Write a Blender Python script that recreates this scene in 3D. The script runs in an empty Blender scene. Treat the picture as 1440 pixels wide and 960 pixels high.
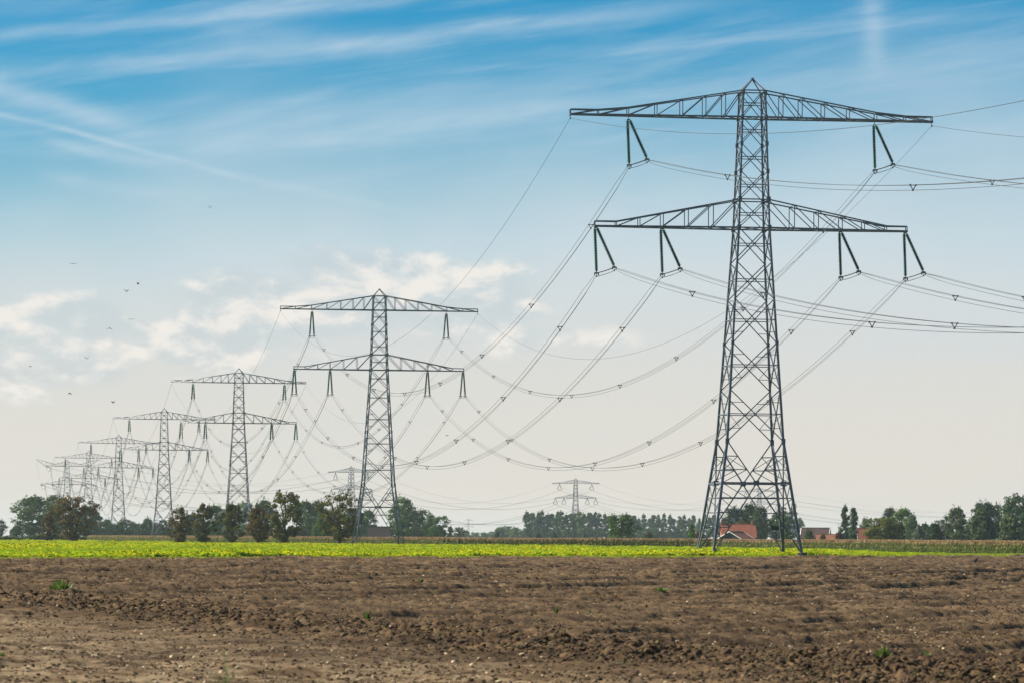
import bpy, math, random
import numpy as np
from mathutils import Vector, Matrix

R = math.radians
scene = bpy.context.scene
COL = scene.collection
random.seed(7)

# ------------------------------------------------------------------ camera
FPX, HOR, EYE = 5400.0, 757.0, 2.0        # focal length in pixels of a 1440 wide frame, horizon row, eye height
ROLL = 0.0070                             # the camera is held 0.4 degrees off level


def at(px, d, z=0.0, py=HOR):
    """point d metres away in the direction of column px, at height z"""
    return Vector(((px + ROLL * (py - HOR) - 720.0) / FPX * d, d, z))


def zat(py, d, px=720.0):
    return EYE + (HOR - py + ROLL * (px - 720.0)) / FPX * d


cam_d = bpy.data.cameras.new('camera')
cam = bpy.data.objects.new('camera', cam_d)
COL.objects.link(cam)
cam.location = (0, 0, EYE)
cam.rotation_euler = (R(90), -ROLL, 0)
cam_d.sensor_width = 36
cam_d.lens = FPX / 1440 * 36
cam_d.shift_y = (HOR - 480) / 1440
cam_d.clip_start = 0.5
cam_d.clip_end = 60000
cam_d.dof.use_dof = True
cam_d.dof.focus_distance = 420
cam_d.dof.aperture_fstop = 5.6
scene.camera = cam

# ------------------------------------------------------------------ light
SUN_AZ, SUN_EL = R(-86), R(35)            # from the left, a little ahead of the camera
sd = bpy.data.lights.new('sun', 'SUN')
sd.energy = 5.0
sd.angle = R(0.6)
sd.color = (1.0, 0.90, 0.74)
sun = bpy.data.objects.new('sun', sd)
COL.objects.link(sun)
sdir = Vector((math.sin(SUN_AZ) * math.cos(SUN_EL), math.cos(SUN_AZ) * math.cos(SUN_EL), math.sin(SUN_EL)))
sun.rotation_euler = sdir.to_track_quat('Z', 'Y').to_euler()
sun.location = sdir * 300

scene.view_settings.view_transform = 'Standard'
scene.view_settings.look = 'None'
scene.view_settings.exposure = 1.0
scene.view_settings.gamma = 1.0
scene.cycles.max_bounces = 6
scene.cycles.diffuse_bounces = 3
scene.cycles.transmission_bounces = 4
scene.cycles.volume_bounces = 1
scene.cycles.transparent_max_bounces = 6
scene.cycles.caustics_reflective = False
scene.cycles.caustics_refractive = False


class NT:
    """small node-tree helper"""

    def __init__(self, tree):
        self.t = tree
        self.n = tree.nodes
        self.l = tree.links

    def node(self, typ, **kw):
        nd = self.n.new(typ)
        for k, v in kw.items():
            setattr(nd, k, v)
        return nd

    def put(self, sock, v):
        if isinstance(v, (int, float, tuple, list)):
            sock.default_value = v
        else:
            self.l.new(v, sock)

    def m(self, op, a, b=None, c=None, clamp=False):
        nd = self.node('ShaderNodeMath', operation=op, use_clamp=clamp)
        for i, v in enumerate((a, b, c)):
            if v is not None:
                self.put(nd.inputs[i], v)
        return nd.outputs[0]

    def xyz(self, x, y, z=0.0):
        nd = self.node('ShaderNodeCombineXYZ')
        for i, v in enumerate((x, y, z)):
            self.put(nd.inputs[i], v)
        return nd.outputs[0]

    def noise(self, vec, scale=1.0, detail=4.0, rough=0.55, dist=0.0):
        nd = self.node('ShaderNodeTexNoise')
        self.l.new(vec, nd.inputs['Vector'])
        nd.inputs['Scale'].default_value = scale
        nd.inputs['Detail'].default_value = detail
        nd.inputs['Roughness'].default_value = rough
        nd.inputs['Distortion'].default_value = dist
        return nd.outputs['Fac']

    def smooth(self, v, a, b, lo=0.0, hi=1.0):
        nd = self.node('ShaderNodeMapRange', interpolation_type='SMOOTHSTEP')
        self.put(nd.inputs[0], v)
        nd.inputs[1].default_value = a
        nd.inputs[2].default_value = b
        nd.inputs[3].default_value = lo
        nd.inputs[4].default_value = hi
        return nd.outputs[0]

    def mix(self, f, a, b, mode='MIX'):
        nd = self.node('ShaderNodeMix', data_type='RGBA', blend_type=mode)
        self.put(nd.inputs[0], f)
        for s, v in ((nd.inputs[6], a), (nd.inputs[7], b)):
            if isinstance(v, tuple) and len(v) == 3:
                v = v + (1.0,)
            self.put(s, v)
        return nd.outputs[2]

    def ramp(self, f, stops):
        nd = self.node('ShaderNodeValToRGB')
        cr = nd.color_ramp
        while len(cr.elements) < len(stops):
            cr.elements.new(0.5)
        for e, (p, c) in zip(cr.elements, stops):
            e.position = p
            e.color = tuple(c) + (1.0,)
        self.put(nd.inputs[0], f)
        return nd.outputs[0]


def build_world():
    w = bpy.data.worlds.new('World')
    scene.world = w
    w.use_nodes = True
    t = NT(w.node_tree)
    t.n.clear()
    out = t.node('ShaderNodeOutputWorld')
    bg = t.node('ShaderNodeBackground')
    bg.inputs['Strength'].default_value = 0.05
    t.l.new(bg.outputs[0], out.inputs[0])
    sky = t.node('ShaderNodeTexSky', sky_type='NISHITA')
    sky.sun_disc = False
    sky.sun_elevation = SUN_EL
    sky.sun_rotation = SUN_AZ
    sky.air_density = 1.0
    sky.dust_density = 0.3
    sky.ozone_density = 2.5
    hs = t.node('ShaderNodeHueSaturation')
    hs.inputs['Hue'].default_value = 0.485
    hs.inputs['Saturation'].default_value = 1.75
    hs.inputs['Value'].default_value = 1.0
    t.l.new(sky.outputs[0], hs.inputs['Color'])
    blue = t.mix(1.0, hs.outputs[0], SKYTINT, 'MULTIPLY')
    tc = t.node('ShaderNodeTexCoord')
    sp = t.node('ShaderNodeSeparateXYZ')
    t.l.new(tc.outputs['Generated'], sp.inputs[0])
    t.l.new(t.smooth(sp.outputs[2], 0.14, 0.5, 1.75, 1.0), hs.inputs['Saturation'])
    az = t.m('ARCTAN2', sp.outputs[0], sp.outputs[1])
    el = t.m('ARCSINE', sp.outputs[2])
    U = t.m('MULTIPLY_ADD', az, 5.4, 0.72)         # sky position, azimuth and elevation in units of 10.6 degrees
    V = t.m('MULTIPLY_ADD', el, -5.4, 0.757)
    # thin high veil, thicker towards the horizon, streaked
    # streak coordinates lean a little, as the cirrus does
    su = t.m('MULTIPLY_ADD', V, 0.9, U)
    sv = t.m('MULTIPLY_ADD', U, 0.13, V)
    n1 = t.noise(t.xyz(su, t.m('MULTIPLY', sv, 6.0), 1.7), 1.7, 5, 0.55, 0.4)
    n2 = t.noise(t.xyz(t.m('MULTIPLY', su, 2.2), t.m('MULTIPLY', sv, 22.0), 4.1), 1.5, 5, 0.6, 0.3)
    n3 = t.noise(t.xyz(U, V, 8.0), 2.2, 3, 0.5)
    veil = t.smooth(t.m('MULTIPLY_ADD', t.m('SUBTRACT', t.m('MULTIPLY_ADD', U, 0.35, n3), 0.75), 0.25, V), 0.0, 0.44, 0.0, 0.97)
    cir = t.m('MULTIPLY', t.smooth(n1, 0.42, 0.74), t.smooth(V, 0.55, 0.15, 0.12, 0.36))
    cir2 = t.m('MULTIPLY', t.smooth(n2, 0.45, 0.8), t.smooth(V, 0.5, 0.1, 0.0, 0.28))
    streak = t.m('ADD', cir, cir2)
    # contrails and long wisps: A, B, half width, strength
    wob = t.m('MULTIPLY', t.m('SUBTRACT', t.noise(t.xyz(U, V, 3.0), 7.0, 3, 0.5), 0.5), 0.02)
    brk = t.noise(t.xyz(su, t.m('MULTIPLY', sv, 3.0), 9.0), 8.0, 4, 0.6)
    brk = t.smooth(brk, 0.25, 0.7, 0.45, 1.0)
    for (a, b, wd, s) in CONTRAILS:
        dx, dy = b[0] - a[0], b[1] - a[1]
        L = math.hypot(dx, dy)
        dx, dy = dx / L, dy / L
        rx = t.m('SUBTRACT', U, a[0])
        ry = t.m('SUBTRACT', V, a[1])
        al = t.m('ADD', t.m('MULTIPLY', rx, dx), t.m('MULTIPLY', ry, dy))
        ac = t.m('ADD', t.m('MULTIPLY_ADD', rx, -dy, t.m('MULTIPLY', ry, dx)), wob if wd > 0.006 else t.m('MULTIPLY', wob, 0.35))
        g = t.m('EXPONENT', t.m('MULTIPLY', t.m('POWER', t.m('DIVIDE', ac, wd), 2.0), -1.0))
        e = t.m('MULTIPLY', t.smooth(al, -0.10 * L, 0.22 * L), t.smooth(al, 1.1 * L, 0.7 * L))
        streak = t.m('ADD', streak, t.m('MULTIPLY', t.m('MULTIPLY', t.m('MULTIPLY', g, e), brk), s * 0.8))
    streak = t.m('MINIMUM', streak, 0.85)
    veilcol = t.ramp(t.m('MULTIPLY', V, 1.3), [(0.0, VEIL_TOP), (0.45, VEIL_MID), (0.70, VEIL_HAZE), (0.95, VEIL_LOW)])
    c = t.mix(veil, blue, veilcol)
    c = t.mix(streak, c, CIRRUS)
    # fair-weather cumulus, low in the distance
    cv = t.xyz(U, t.m('MULTIPLY', V, 1.7), 0.0)
    cn = t.noise(cv, 8.0, 8, 0.58, 0.2)
    cn_up = t.noise(t.xyz(t.m('SUBTRACT', U, 0.012), t.m('MULTIPLY', t.m('SUBTRACT', V, 0.02), 1.7), 0.0), 8.0, 6, 0.58, 0.2)
    mask = None
    for (cx, cy, rx, ry, s) in CUMULUS:
        q = t.m('ADD', t.m('POWER', t.m('DIVIDE', t.m('SUBTRACT', U, cx), rx), 2.0),
                t.m('POWER', t.m('DIVIDE', t.m('SUBTRACT', V, cy), ry), 2.0))
        g = t.m('MULTIPLY', t.m('EXPONENT', t.m('MULTIPLY', q, -1.0)), s)
        mask = g if mask is None else t.m('MAXIMUM', mask, g)
    dens = t.m('ADD', t.m('MULTIPLY', t.m('SUBTRACT', cn, 0.5), 1.05), t.m('SUBTRACT', mask, 0.13))
    body = t.m('MULTIPLY', t.smooth(dens, -0.02, 0.24), t.smooth(mask, 0.04, 0.16))
    lit = t.smooth(t.m('SUBTRACT', cn, cn_up), -0.10, 0.13)
    ccol = t.mix(lit, CUM_SHADE, CUM_LIT)
    c = t.mix(t.m('MULTIPLY', body, t.m('MULTIPLY_ADD', lit, 0.42, 0.42)), c, ccol)
    t.l.new(c, bg.inputs['Color'])


# colours are ten times the seen radiance (strength and exposure together make 0.1)
SKYTINT = (0.43, 0.85, 1.04)
VEIL_TOP, VEIL_MID, VEIL_HAZE, VEIL_LOW = (4.9, 6.5, 7.7), (6.35, 7.15, 7.6), (7.4, 7.2, 6.8), (7.95, 7.2, 6.35)
CIRRUS = (5.7, 7.0, 8.0)
CUM_LIT, CUM_SHADE = (9.2, 8.7, 8.1), (5.3, 6.2, 6.6)
CONTRAILS = [
    ((-0.05, 0.073), (0.28, 0.036), 0.010, 0.42), ((0.2, 0.043), (0.66, -0.01), 0.011, 0.42),
    ((-0.05, 0.122), (0.36, 0.083), 0.010, 0.5), ((0.28, 0.092), (1.06, 0.0), 0.014, 0.5),
    ((0.26, 0.045), (0.62, 0.075), 0.020, 0.26),
    ((-0.06, 0.125), (0.22, 0.195), 0.016, 0.65), ((-0.03, 0.168), (0.14, 0.203), 0.0042, 0.42),
    ((0.08, 0.189), (0.36, 0.262), 0.0042, 0.48), ((0.28, 0.242), (0.60, 0.308), 0.006, 0.30),
    ((0.05, 0.205), (0.27, 0.247), 0.008, 0.42), ((0.06, 0.256), (0.24, 0.282), 0.010, 0.34),
    ((0.22, 0.222), (0.80, 0.155), 0.022, 0.34), ((0.66, 0.085), (1.5, 0.018), 0.010, 0.22),
    ((1.218, -0.03), (1.222, 0.115), 0.018, 0.42), ((0.7, 0.17), (1.5, 0.105), 0.03, 0.22)]
CUMULUS = [(0.53, 0.388, 0.12, 0.036, 0.74), (0.36, 0.42, 0.09, 0.034, 0.70), (0.63, 0.425, 0.16, 0.05, 0.56), (0.46, 0.44, 0.16, 0.045, 0.60),
           (0.08, 0.465, 0.17, 0.036, 0.66), (0.27, 0.48, 0.18, 0.045, 0.54), (0.76, 0.475, 0.12, 0.028, 0.34),
           (0.06, 0.525, 0.22, 0.04, 0.46)]
build_world()


# ------------------------------------------------------------------ materials
MATS = {}


def mat(name, col, rough=0.7, metal=0.0, var=0.0, vscale=2.0, var_col=None, transl=0.0, bump=0.0, bscale=20.0, rnd=0.0, spec=0.3, coords='Object'):
    m = bpy.data.materials.new(name)
    m.use_nodes = True
    t = NT(m.node_tree)
    bs = t.n['Principled BSDF']
    out = t.n['Material Output']
    bs.inputs['Roughness'].default_value = rough
    bs.inputs['Metallic'].default_value = metal
    bs.inputs['Specular IOR Level'].default_value = spec
    tc = t.node('ShaderNodeTexCoord')
    c = None
    if var > 0:
        n = t.noise(tc.outputs[coords], vscale, 5, 0.6)
        f = t.smooth(n, 0.35, 0.65)
        c2 = var_col or tuple(x * (1 - var) for x in col)
        c = t.mix(f, col, c2)
    if rnd > 0:
        oi = t.node('ShaderNodeObjectInfo')
        hs = t.node('ShaderNodeHueSaturation')
        t.put(hs.inputs['Color'], c if c is not None else tuple(col) + (1.0,))
        t.l.new(t.smooth(oi.outputs['Random'], 0, 1, 1 - rnd, 1 + rnd), hs.inputs['Value'])
        t.l.new(t.smooth(t.m('FRACT', t.m('MULTIPLY', oi.outputs['Random'], 7.3)), 0, 1, 0.5 - 0.06 * rnd, 0.5 + 0.06 * rnd), hs.inputs['Hue'])
        c = hs.outputs[0]
    if c is None:
        c = tuple(col) + (1.0,)
    t.put(bs.inputs['Base Color'], c)
    if bump > 0:
        b = t.node('ShaderNodeBump')
        b.inputs['Strength'].default_value = bump
        b.inputs['Distance'].default_value = 0.05
        t.l.new(t.noise(tc.outputs[coords], bscale, 6, 0.6), b.inputs['Height'])
        t.l.new(b.outputs[0], bs.inputs['Normal'])
    if transl > 0:
        tr = t.node('ShaderNodeBsdfTranslucent')
        t.put(tr.inputs['Color'], c)
        mx = t.node('ShaderNodeMixShader')
        mx.inputs[0].default_value = transl
        t.l.new(bs.outputs[0], mx.inputs[1])
        t.l.new(tr.outputs[0], mx.inputs[2])
        t.l.new(mx.outputs[0], out.inputs['Surface'])
    MATS[name] = m
    return m


mat('steel', (0.115, 0.138, 0.17), 0.5, 0.2, 0.35, 1.3, spec=0.3)
mat('plate_green', (0.02, 0.045, 0.02), 0.5)
mat('concrete_dark', (0.05, 0.05, 0.05), 0.9, var=0.4, vscale=4)
mat('insulator', (0.005, 0.062, 0.042), 0.35, spec=0.25)
mat('fitting', (0.05, 0.055, 0.06), 0.5, 0.3)
mat('wire', (0.08, 0.085, 0.09), 0.5, 0.3)
mat('bark', (0.055, 0.043, 0.034), 0.9, var=0.4, vscale=5)
mat('leaf_oak', (0.048, 0.066, 0.010), 0.6, var=0.5, vscale=0.55, var_col=(0.105, 0.085, 0.018), spec=0.06, transl=0.2, rnd=0.15)
mat('leaf_brown', (0.060, 0.064, 0.012), 0.6, var=0.5, vscale=0.5, var_col=(0.145, 0.082, 0.020), spec=0.06, transl=0.2, rnd=0.15)
mat('leaf_green', (0.042, 0.098, 0.016), 0.6, var=0.5, vscale=0.35, var_col=(0.085, 0.135, 0.026), spec=0.06, transl=0.2, rnd=0.2)
mat('leaf_bright', (0.085, 0.17, 0.02), 0.55, var=0.5, vscale=0.35, var_col=(0.03, 0.07, 0.012), spec=0.06, transl=0.2, rnd=0.1)
mat('leaf_dark', (0.024, 0.058, 0.018), 0.6, var=0.5, vscale=0.35, var_col=(0.04, 0.062, 0.026), spec=0.06, transl=0.2, rnd=0.2)
mat('leaf_willow', (0.115, 0.155, 0.07), 0.5, var=0.5, vscale=0.35, var_col=(0.05, 0.08, 0.035), spec=0.06, transl=0.2, rnd=0.15)
mat('leaf_silver', (0.16, 0.19, 0.13), 0.5, var=0.5, vscale=0.5, var_col=(0.09, 0.12, 0.07), spec=0.06, transl=0.2)
mat('leaf_yellow', (0.13, 0.14, 0.022), 0.55, var=0.5, vscale=0.4, var_col=(0.055, 0.075, 0.016), spec=0.06, transl=0.2)
mat('leaf_purple', (0.05, 0.028, 0.03), 0.55, var=0.4, vscale=0.5, spec=0.06, transl=0.2)
mat('leaf_olive', (0.10, 0.105, 0.04), 0.55, var=0.4, vscale=0.5, spec=0.06, transl=0.2)
mat('hedge_leaf', (0.075, 0.105, 0.045), 0.55, var=0.5, vscale=0.12, var_col=(0.11, 0.13, 0.055), transl=0.3)
mat('mustard_leaf', (0.22, 0.34, 0.008), 0.6, var=0.6, vscale=0.06, var_col=(0.33, 0.41, 0.010), transl=0.5, rnd=0.3, spec=0.1)
mat('mustard_flower', (0.85, 0.68, 0.008), 0.6, transl=0.4, spec=0.1)
mat('grass_blade', (0.26, 0.31, 0.03), 0.6, transl=0.4, rnd=0.3, spec=0.1)
mat('corn_leaf', (0.062, 0.11, 0.02), 0.65, spec=0.08, var=0.5, vscale=0.3, var_col=(0.14, 0.165, 0.04), transl=0.3, rnd=0.3)
mat('corn_dry', (0.36, 0.235, 0.125), 0.7, transl=0.25, rnd=0.2)
mat('tile_red', (0.28, 0.088, 0.052), 0.8, var=0.4, vscale=1.6, bump=0.4, bscale=4)
mat('tile_brown', (0.07, 0.042, 0.042), 0.8, var=0.4, vscale=1.2, bump=0.4, bscale=4)
mat('tile_shaded', (0.030, 0.020, 0.022), 0.8, var=0.3, vscale=1.2)  # shed roof tile, shade of the trees around put into its colour
mat('tile_orange', (0.30, 0.12, 0.07), 0.8, var=0.4, vscale=1.2)
mat('brick_wall', (0.30, 0.13, 0.085), 0.9, var=0.3, vscale=3)
mat('black_boards', (0.012, 0.014, 0.017), 0.7, var=0.4, vscale=3)
mat('white_paint', (0.75, 0.74, 0.70), 0.6)
mat('pale_wall', (0.52, 0.50, 0.46), 0.8, var=0.2)
mat('glass', (0.03, 0.04, 0.05), 0.1, spec=0.7)
mat('feather', (0.012, 0.012, 0.014), 0.6)
mat('weed_leaf', (0.13, 0.20, 0.04), 0.5, var=0.4, vscale=4, transl=0.35)
mat('weed_dry', (0.17, 0.20, 0.08), 0.6, transl=0.35)
mat('clod', (0.130, 0.083, 0.041), 0.95, var=0.5, vscale=1.2, var_col=(0.062, 0.038, 0.019), rnd=0.35, bump=0.8, bscale=8)
mat('pebble', (0.38, 0.29, 0.185), 0.85, rnd=0.35)


def soil_material():
    m = bpy.data.materials.new('soil')
    m.use_nodes = True
    t = NT(m.node_tree)
    bs = t.n['Principled BSDF']
    bs.inputs['Roughness'].default_value = 0.95
    bs.inputs['Specular IOR Level'].default_value = 0.15
    tc = t.node('ShaderNodeTexCoord')
    P = tc.outputs['Object']
    a = t.node('ShaderNodeAttribute', attribute_name='dry')
    big = t.noise(P, 0.12, 4, 0.6)
    med = t.noise(P, 1.6, 6, 0.65)
    fine = t.noise(P, 11.0, 8, 0.8)
    # passes of the machine: long stripes along the rows, deepened to paint in shadow
    mp = t.node('ShaderNodeMapping')
    mp.inputs['Rotation'].default_value = (0, 0, -math.atan2(2.0, 1.0))
    mp.inputs['Scale'].default_value = (0.03, 1.0, 1.0)
    t.l.new(P, mp.inputs['Vector'])
    st = t.noise(mp.outputs[0], 0.35, 5, 0.7)
    f = t.m('ADD', t.m('MULTIPLY', med, 0.45), t.m('ADD', t.m('MULTIPLY', fine, 0.3), t.m('MULTIPLY', st, 0.8)))
    c = t.ramp(t.smooth(f, 0.58, 0.95), [(0.0, (0.022, 0.0125, 0.006)), (0.45, (0.084, 0.050, 0.024)), (1.0, (0.20, 0.130, 0.069))])
    c = t.mix(t.smooth(big, 0.35, 0.7, 0.0, 0.35), c, (0.125, 0.080, 0.038))
    dry = t.m('MULTIPLY', a.outputs['Fac'], t.smooth(t.noise(P, 0.9, 5, 0.65, 0.5), 0.38, 0.66))
    c = t.mix(dry, c, (0.30, 0.22, 0.13))
    t.l.new(c, bs.inputs['Base Color'])
    b = t.node('ShaderNodeBump')
    b.inputs['Strength'].default_value = 0.9
    b.inputs['Distance'].default_value = 0.05
    t.l.new(t.m('ADD', fine, t.m('MULTIPLY', t.noise(P, 40.0, 4, 0.6), 0.5)), b.inputs['Height'])
    t.l.new(b.outputs[0], bs.inputs['Normal'])
    MATS['soil'] = m


soil_material()
mat('meadow', (0.085, 0.10, 0.035), 0.9, var=0.5, vscale=0.02, var_col=(0.13, 0.105, 0.06))
mat('mustard_ground', (0.15, 0.20, 0.02), 0.9, var=0.4, vscale=0.3)
mat('verge', (0.27, 0.30, 0.05), 0.9, var=0.4, vscale=0.5)


# ------------------------------------------------------------------ object helpers
def mesh_np(name, verts, faces, mats=None, mi=None):
    """verts (n,3) array, faces (m,k) array of equal size faces"""
    verts = np.asarray(verts, dtype=np.float32)
    faces = np.asarray(faces, dtype=np.int32)
    k = faces.shape[1]
    me = bpy.data.meshes.new(name)
    me.vertices.add(len(verts))
    me.vertices.foreach_set('co', verts.ravel())
    me.loops.add(faces.size)
    me.loops.foreach_set('vertex_index', faces.ravel())
    me.polygons.add(len(faces))
    me.polygons.foreach_set('loop_start', np.arange(0, faces.size, k, dtype=np.int32))
    for m in (mats or []):
        me.materials.append(MATS[m])
    if mi is not None:
        me.polygons.foreach_set('material_index', np.asarray(mi, dtype=np.int32))
    me.update(calc_edges=True)
    return me


def mesh_py(name, verts, faces, mats=None, mi=None):
    me = bpy.data.meshes.new(name)
    me.from_pydata([tuple(v) for v in verts], [], [tuple(f) for f in faces])
    for m in (mats or []):
        me.materials.append(MATS[m])
    if mi is not None:
        for p, i in zip(me.polygons, mi):
            p.material_index = i
    me.update()
    return me


def ob(name, me, parent=None, loc=None, rotz=0.0, mtx=None):
    o = bpy.data.objects.new(name, me)
    COL.objects.link(o)
    if parent is not None:
        o.parent = parent
    if mtx is not None:
        o.matrix_local = mtx
    elif loc is not None:
        o.location = loc
        o.rotation_euler = (0, 0, rotz)
    return o


def tag(o, label, cat, group=None):
    o['label'] = label
    o['category'] = cat
    if group:
        o['group'] = group
    return o


def kind(o, k, label=None, cat=None):
    o['kind'] = k
    if label:
        o['label'] = label
    if cat:
        o['category'] = cat
    return o


class MB:
    """collects mixed faces into one mesh"""

    def __init__(self):
        self.v, self.f, self.mi = [], [], []

    def add(self, vs, fs, mi=0):
        b = len(self.v)
        self.v += [tuple(v) for v in vs]
        self.f += [tuple(i + b for i in f) for f in fs]
        self.mi += [mi] * len(fs)

    def box(self, c, s, mi=0, M=None):
        vs = [Vector((c[0] + sx * s[0] / 2, c[1] + sy * s[1] / 2, c[2] + sz * s[2] / 2)) for sz in (-1, 1) for sy in (-1, 1) for sx in (-1, 1)]
        if M is not None:
            vs = [M @ v for v in vs]
        self.add(vs, [(0, 2, 3, 1), (4, 5, 7, 6), (0, 1, 5, 4), (2, 6, 7, 3), (0, 4, 6, 2), (1, 3, 7, 5)], mi)

    def tube(self, pts, rads, n=6, mi=0, cap=True):
        base = len(self.v)
        pts = [Vector(p) for p in pts]
        for i, p in enumerate(pts):
            d = (pts[min(i + 1, len(pts) - 1)] - pts[max(i - 1, 0)]).normalized()
            up = Vector((0, 0, 1)) if abs(d.z) < 0.9 else Vector((1, 0, 0))
            x = d.cross(up).normalized()
            y = x.cross(d)
            r = rads[i] if isinstance(rads, (list, tuple)) else rads
            for k in range(n):
                a = 2 * math.pi * k / n
                self.v.append(tuple(p + x * (math.cos(a) * r) + y * (math.sin(a) * r)))
        for i in range(len(pts) - 1):
            for k in range(n):
                k2 = (k + 1) % n
                self.f.append((base + i * n + k, base + i * n + k2, base + (i + 1) * n + k2, base + (i + 1) * n + k))
                self.mi.append(mi)
        if cap:
            self.f.append(tuple(base + k for k in range(n))[::-1])
            self.f.append(tuple(base + (len(pts) - 1) * n + k for k in range(n)))
            self.mi += [mi, mi]

    def mesh(self, name, mats):
        return mesh_py(name, self.v, self.f, mats, self.mi)


# ------------------------------------------------------------------ numpy noise
def vnoise(x, y, seed=0):
    xi, yi = np.floor(x).astype(np.int64), np.floor(y).astype(np.int64)
    fx, fy = x - xi, y - yi
    fx, fy = fx * fx * (3 - 2 * fx), fy * fy * (3 - 2 * fy)

    def h(i, j):
        n = (i * 374761393 + j * 668265263 + seed * 974711) & 0xffffffff
        n = ((n ^ (n >> 13)) * 1274126177) & 0xffffffff
        n = ((n ^ (n >> 16)) * 2246822519) & 0xffffffff
        return (n & 0xffffff) / 0xffffff
    a, b, c, d = h(xi, yi), h(xi + 1, yi), h(xi, yi + 1), h(xi + 1, yi + 1)
    return (a * (1 - fx) + b * fx) * (1 - fy) + (c * (1 - fx) + d * fx) * fy - 0.5


def fbm(x, y, octv=4, gain=0.5, seed=0):
    s, a = 0, 1.0
    for o in range(octv):
        s = s + a * vnoise(x * 2 ** o + 17.3 * o, y * 2 ** o - 9.1 * o, seed + o)
        a *= gain
    return s


def sstep(x, a, b):
    t = np.clip((x - a) / (b - a), 0, 1)
    return t * t * (3 - 2 * t)


# ------------------------------------------------------------------ the setting
FIELD_A, FIELD_B = 372.0, 2.0                  # near edge of the mustard: y = A + B x


def edge_y(x):
    return FIELD_A + FIELD_B * np.clip(x, -120, 120) + 1.2 * vnoise(x * 0.06, x * 0 + 3.1, 5)


RX, RY = 0.447, 0.894                            # direction of the seed rows


def ridge_s(x, y):                                # signed distance from the strip of turned clods
    return (x + 5.3) * 0.944 + (y - 89.0) * 0.33


def soil_h(x, y):
    e = sstep(edge_y(x) - y, 0.0, 4.0)
    s = ridge_s(x, y) + 2.5 * vnoise(x * 0.13, y * 0.13, 31)
    across = x * RY - y * RX
    along = x * RX + y * RY
    wv = across + 0.35 * vnoise(along * 0.15, across * 0.4, 3)
    furrow = np.sin(wv * 2 * math.pi / 0.75) * 0.5 + np.sin(wv * 2 * math.pi / 3.0 + 1.0) * 0.55 + 1.4 * vnoise(wv * 0.33, along * 0.02, 8)
    wob = 0.10 * vnoise(along * 0.06, across * 0.1, 4)
    p1 = across / 1.4 + wob
    d1 = (p1 - np.round(p1)) * 1.4
    p2 = across / 5.6 + wob * 0.25 + 0.3
    d2 = (p2 - np.round(p2)) * 5.6
    hard = np.clip(0.85 + 0.9 * vnoise(along * 0.10, np.round(p1) * 3.3, 6), 0.35, 1.35)
    ridge = np.exp(-(d1 / 0.22) ** 2) * 0.62 * hard + np.exp(-(d2 / 0.30) ** 2) * 0.9 * np.clip(0.9 + 0.8 * vnoise(along * 0.12, np.round(p2) * 5.1, 16), 0.4, 1.3)
    zoneA = sstep(s, 0.5, 4.0)
    zoneB = sstep(-s, 1.0, 5.0)
    band = np.exp(-(s / 2.6) ** 2)
    rowl = fbm(wv * 1.9, along * 0.28, 3, 0.6, 12)
    lump = fbm(x * 1.6, y * 1.6, 3, 0.55, 11)
    clod = np.maximum(fbm(x * 6.5, y * 5.0, 3, 0.6, 23), -0.10)
    h = zoneA * (furrow * 0.018 + ridge * 0.125 + rowl * 0.085 + lump * 0.025 + clod * 0.085)
    h = h + zoneB * (fbm(x * 0.5, y * 0.35, 3, 0.5, 41) * 0.12 + rowl * 0.05 + clod * 0.05)
    h = h + band * (0.02 + np.maximum(lump, -0.1) * 0.20 + rowl * 0.12 + clod * 0.17)
    h = h + fbm(x * 0.06, y * 0.06, 2, 0.5, 51) * 0.14
    far = 1.0 + sstep(y, 80, 240) * 0.9
    return h * e * far - (1 - e) * 0.05


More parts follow.
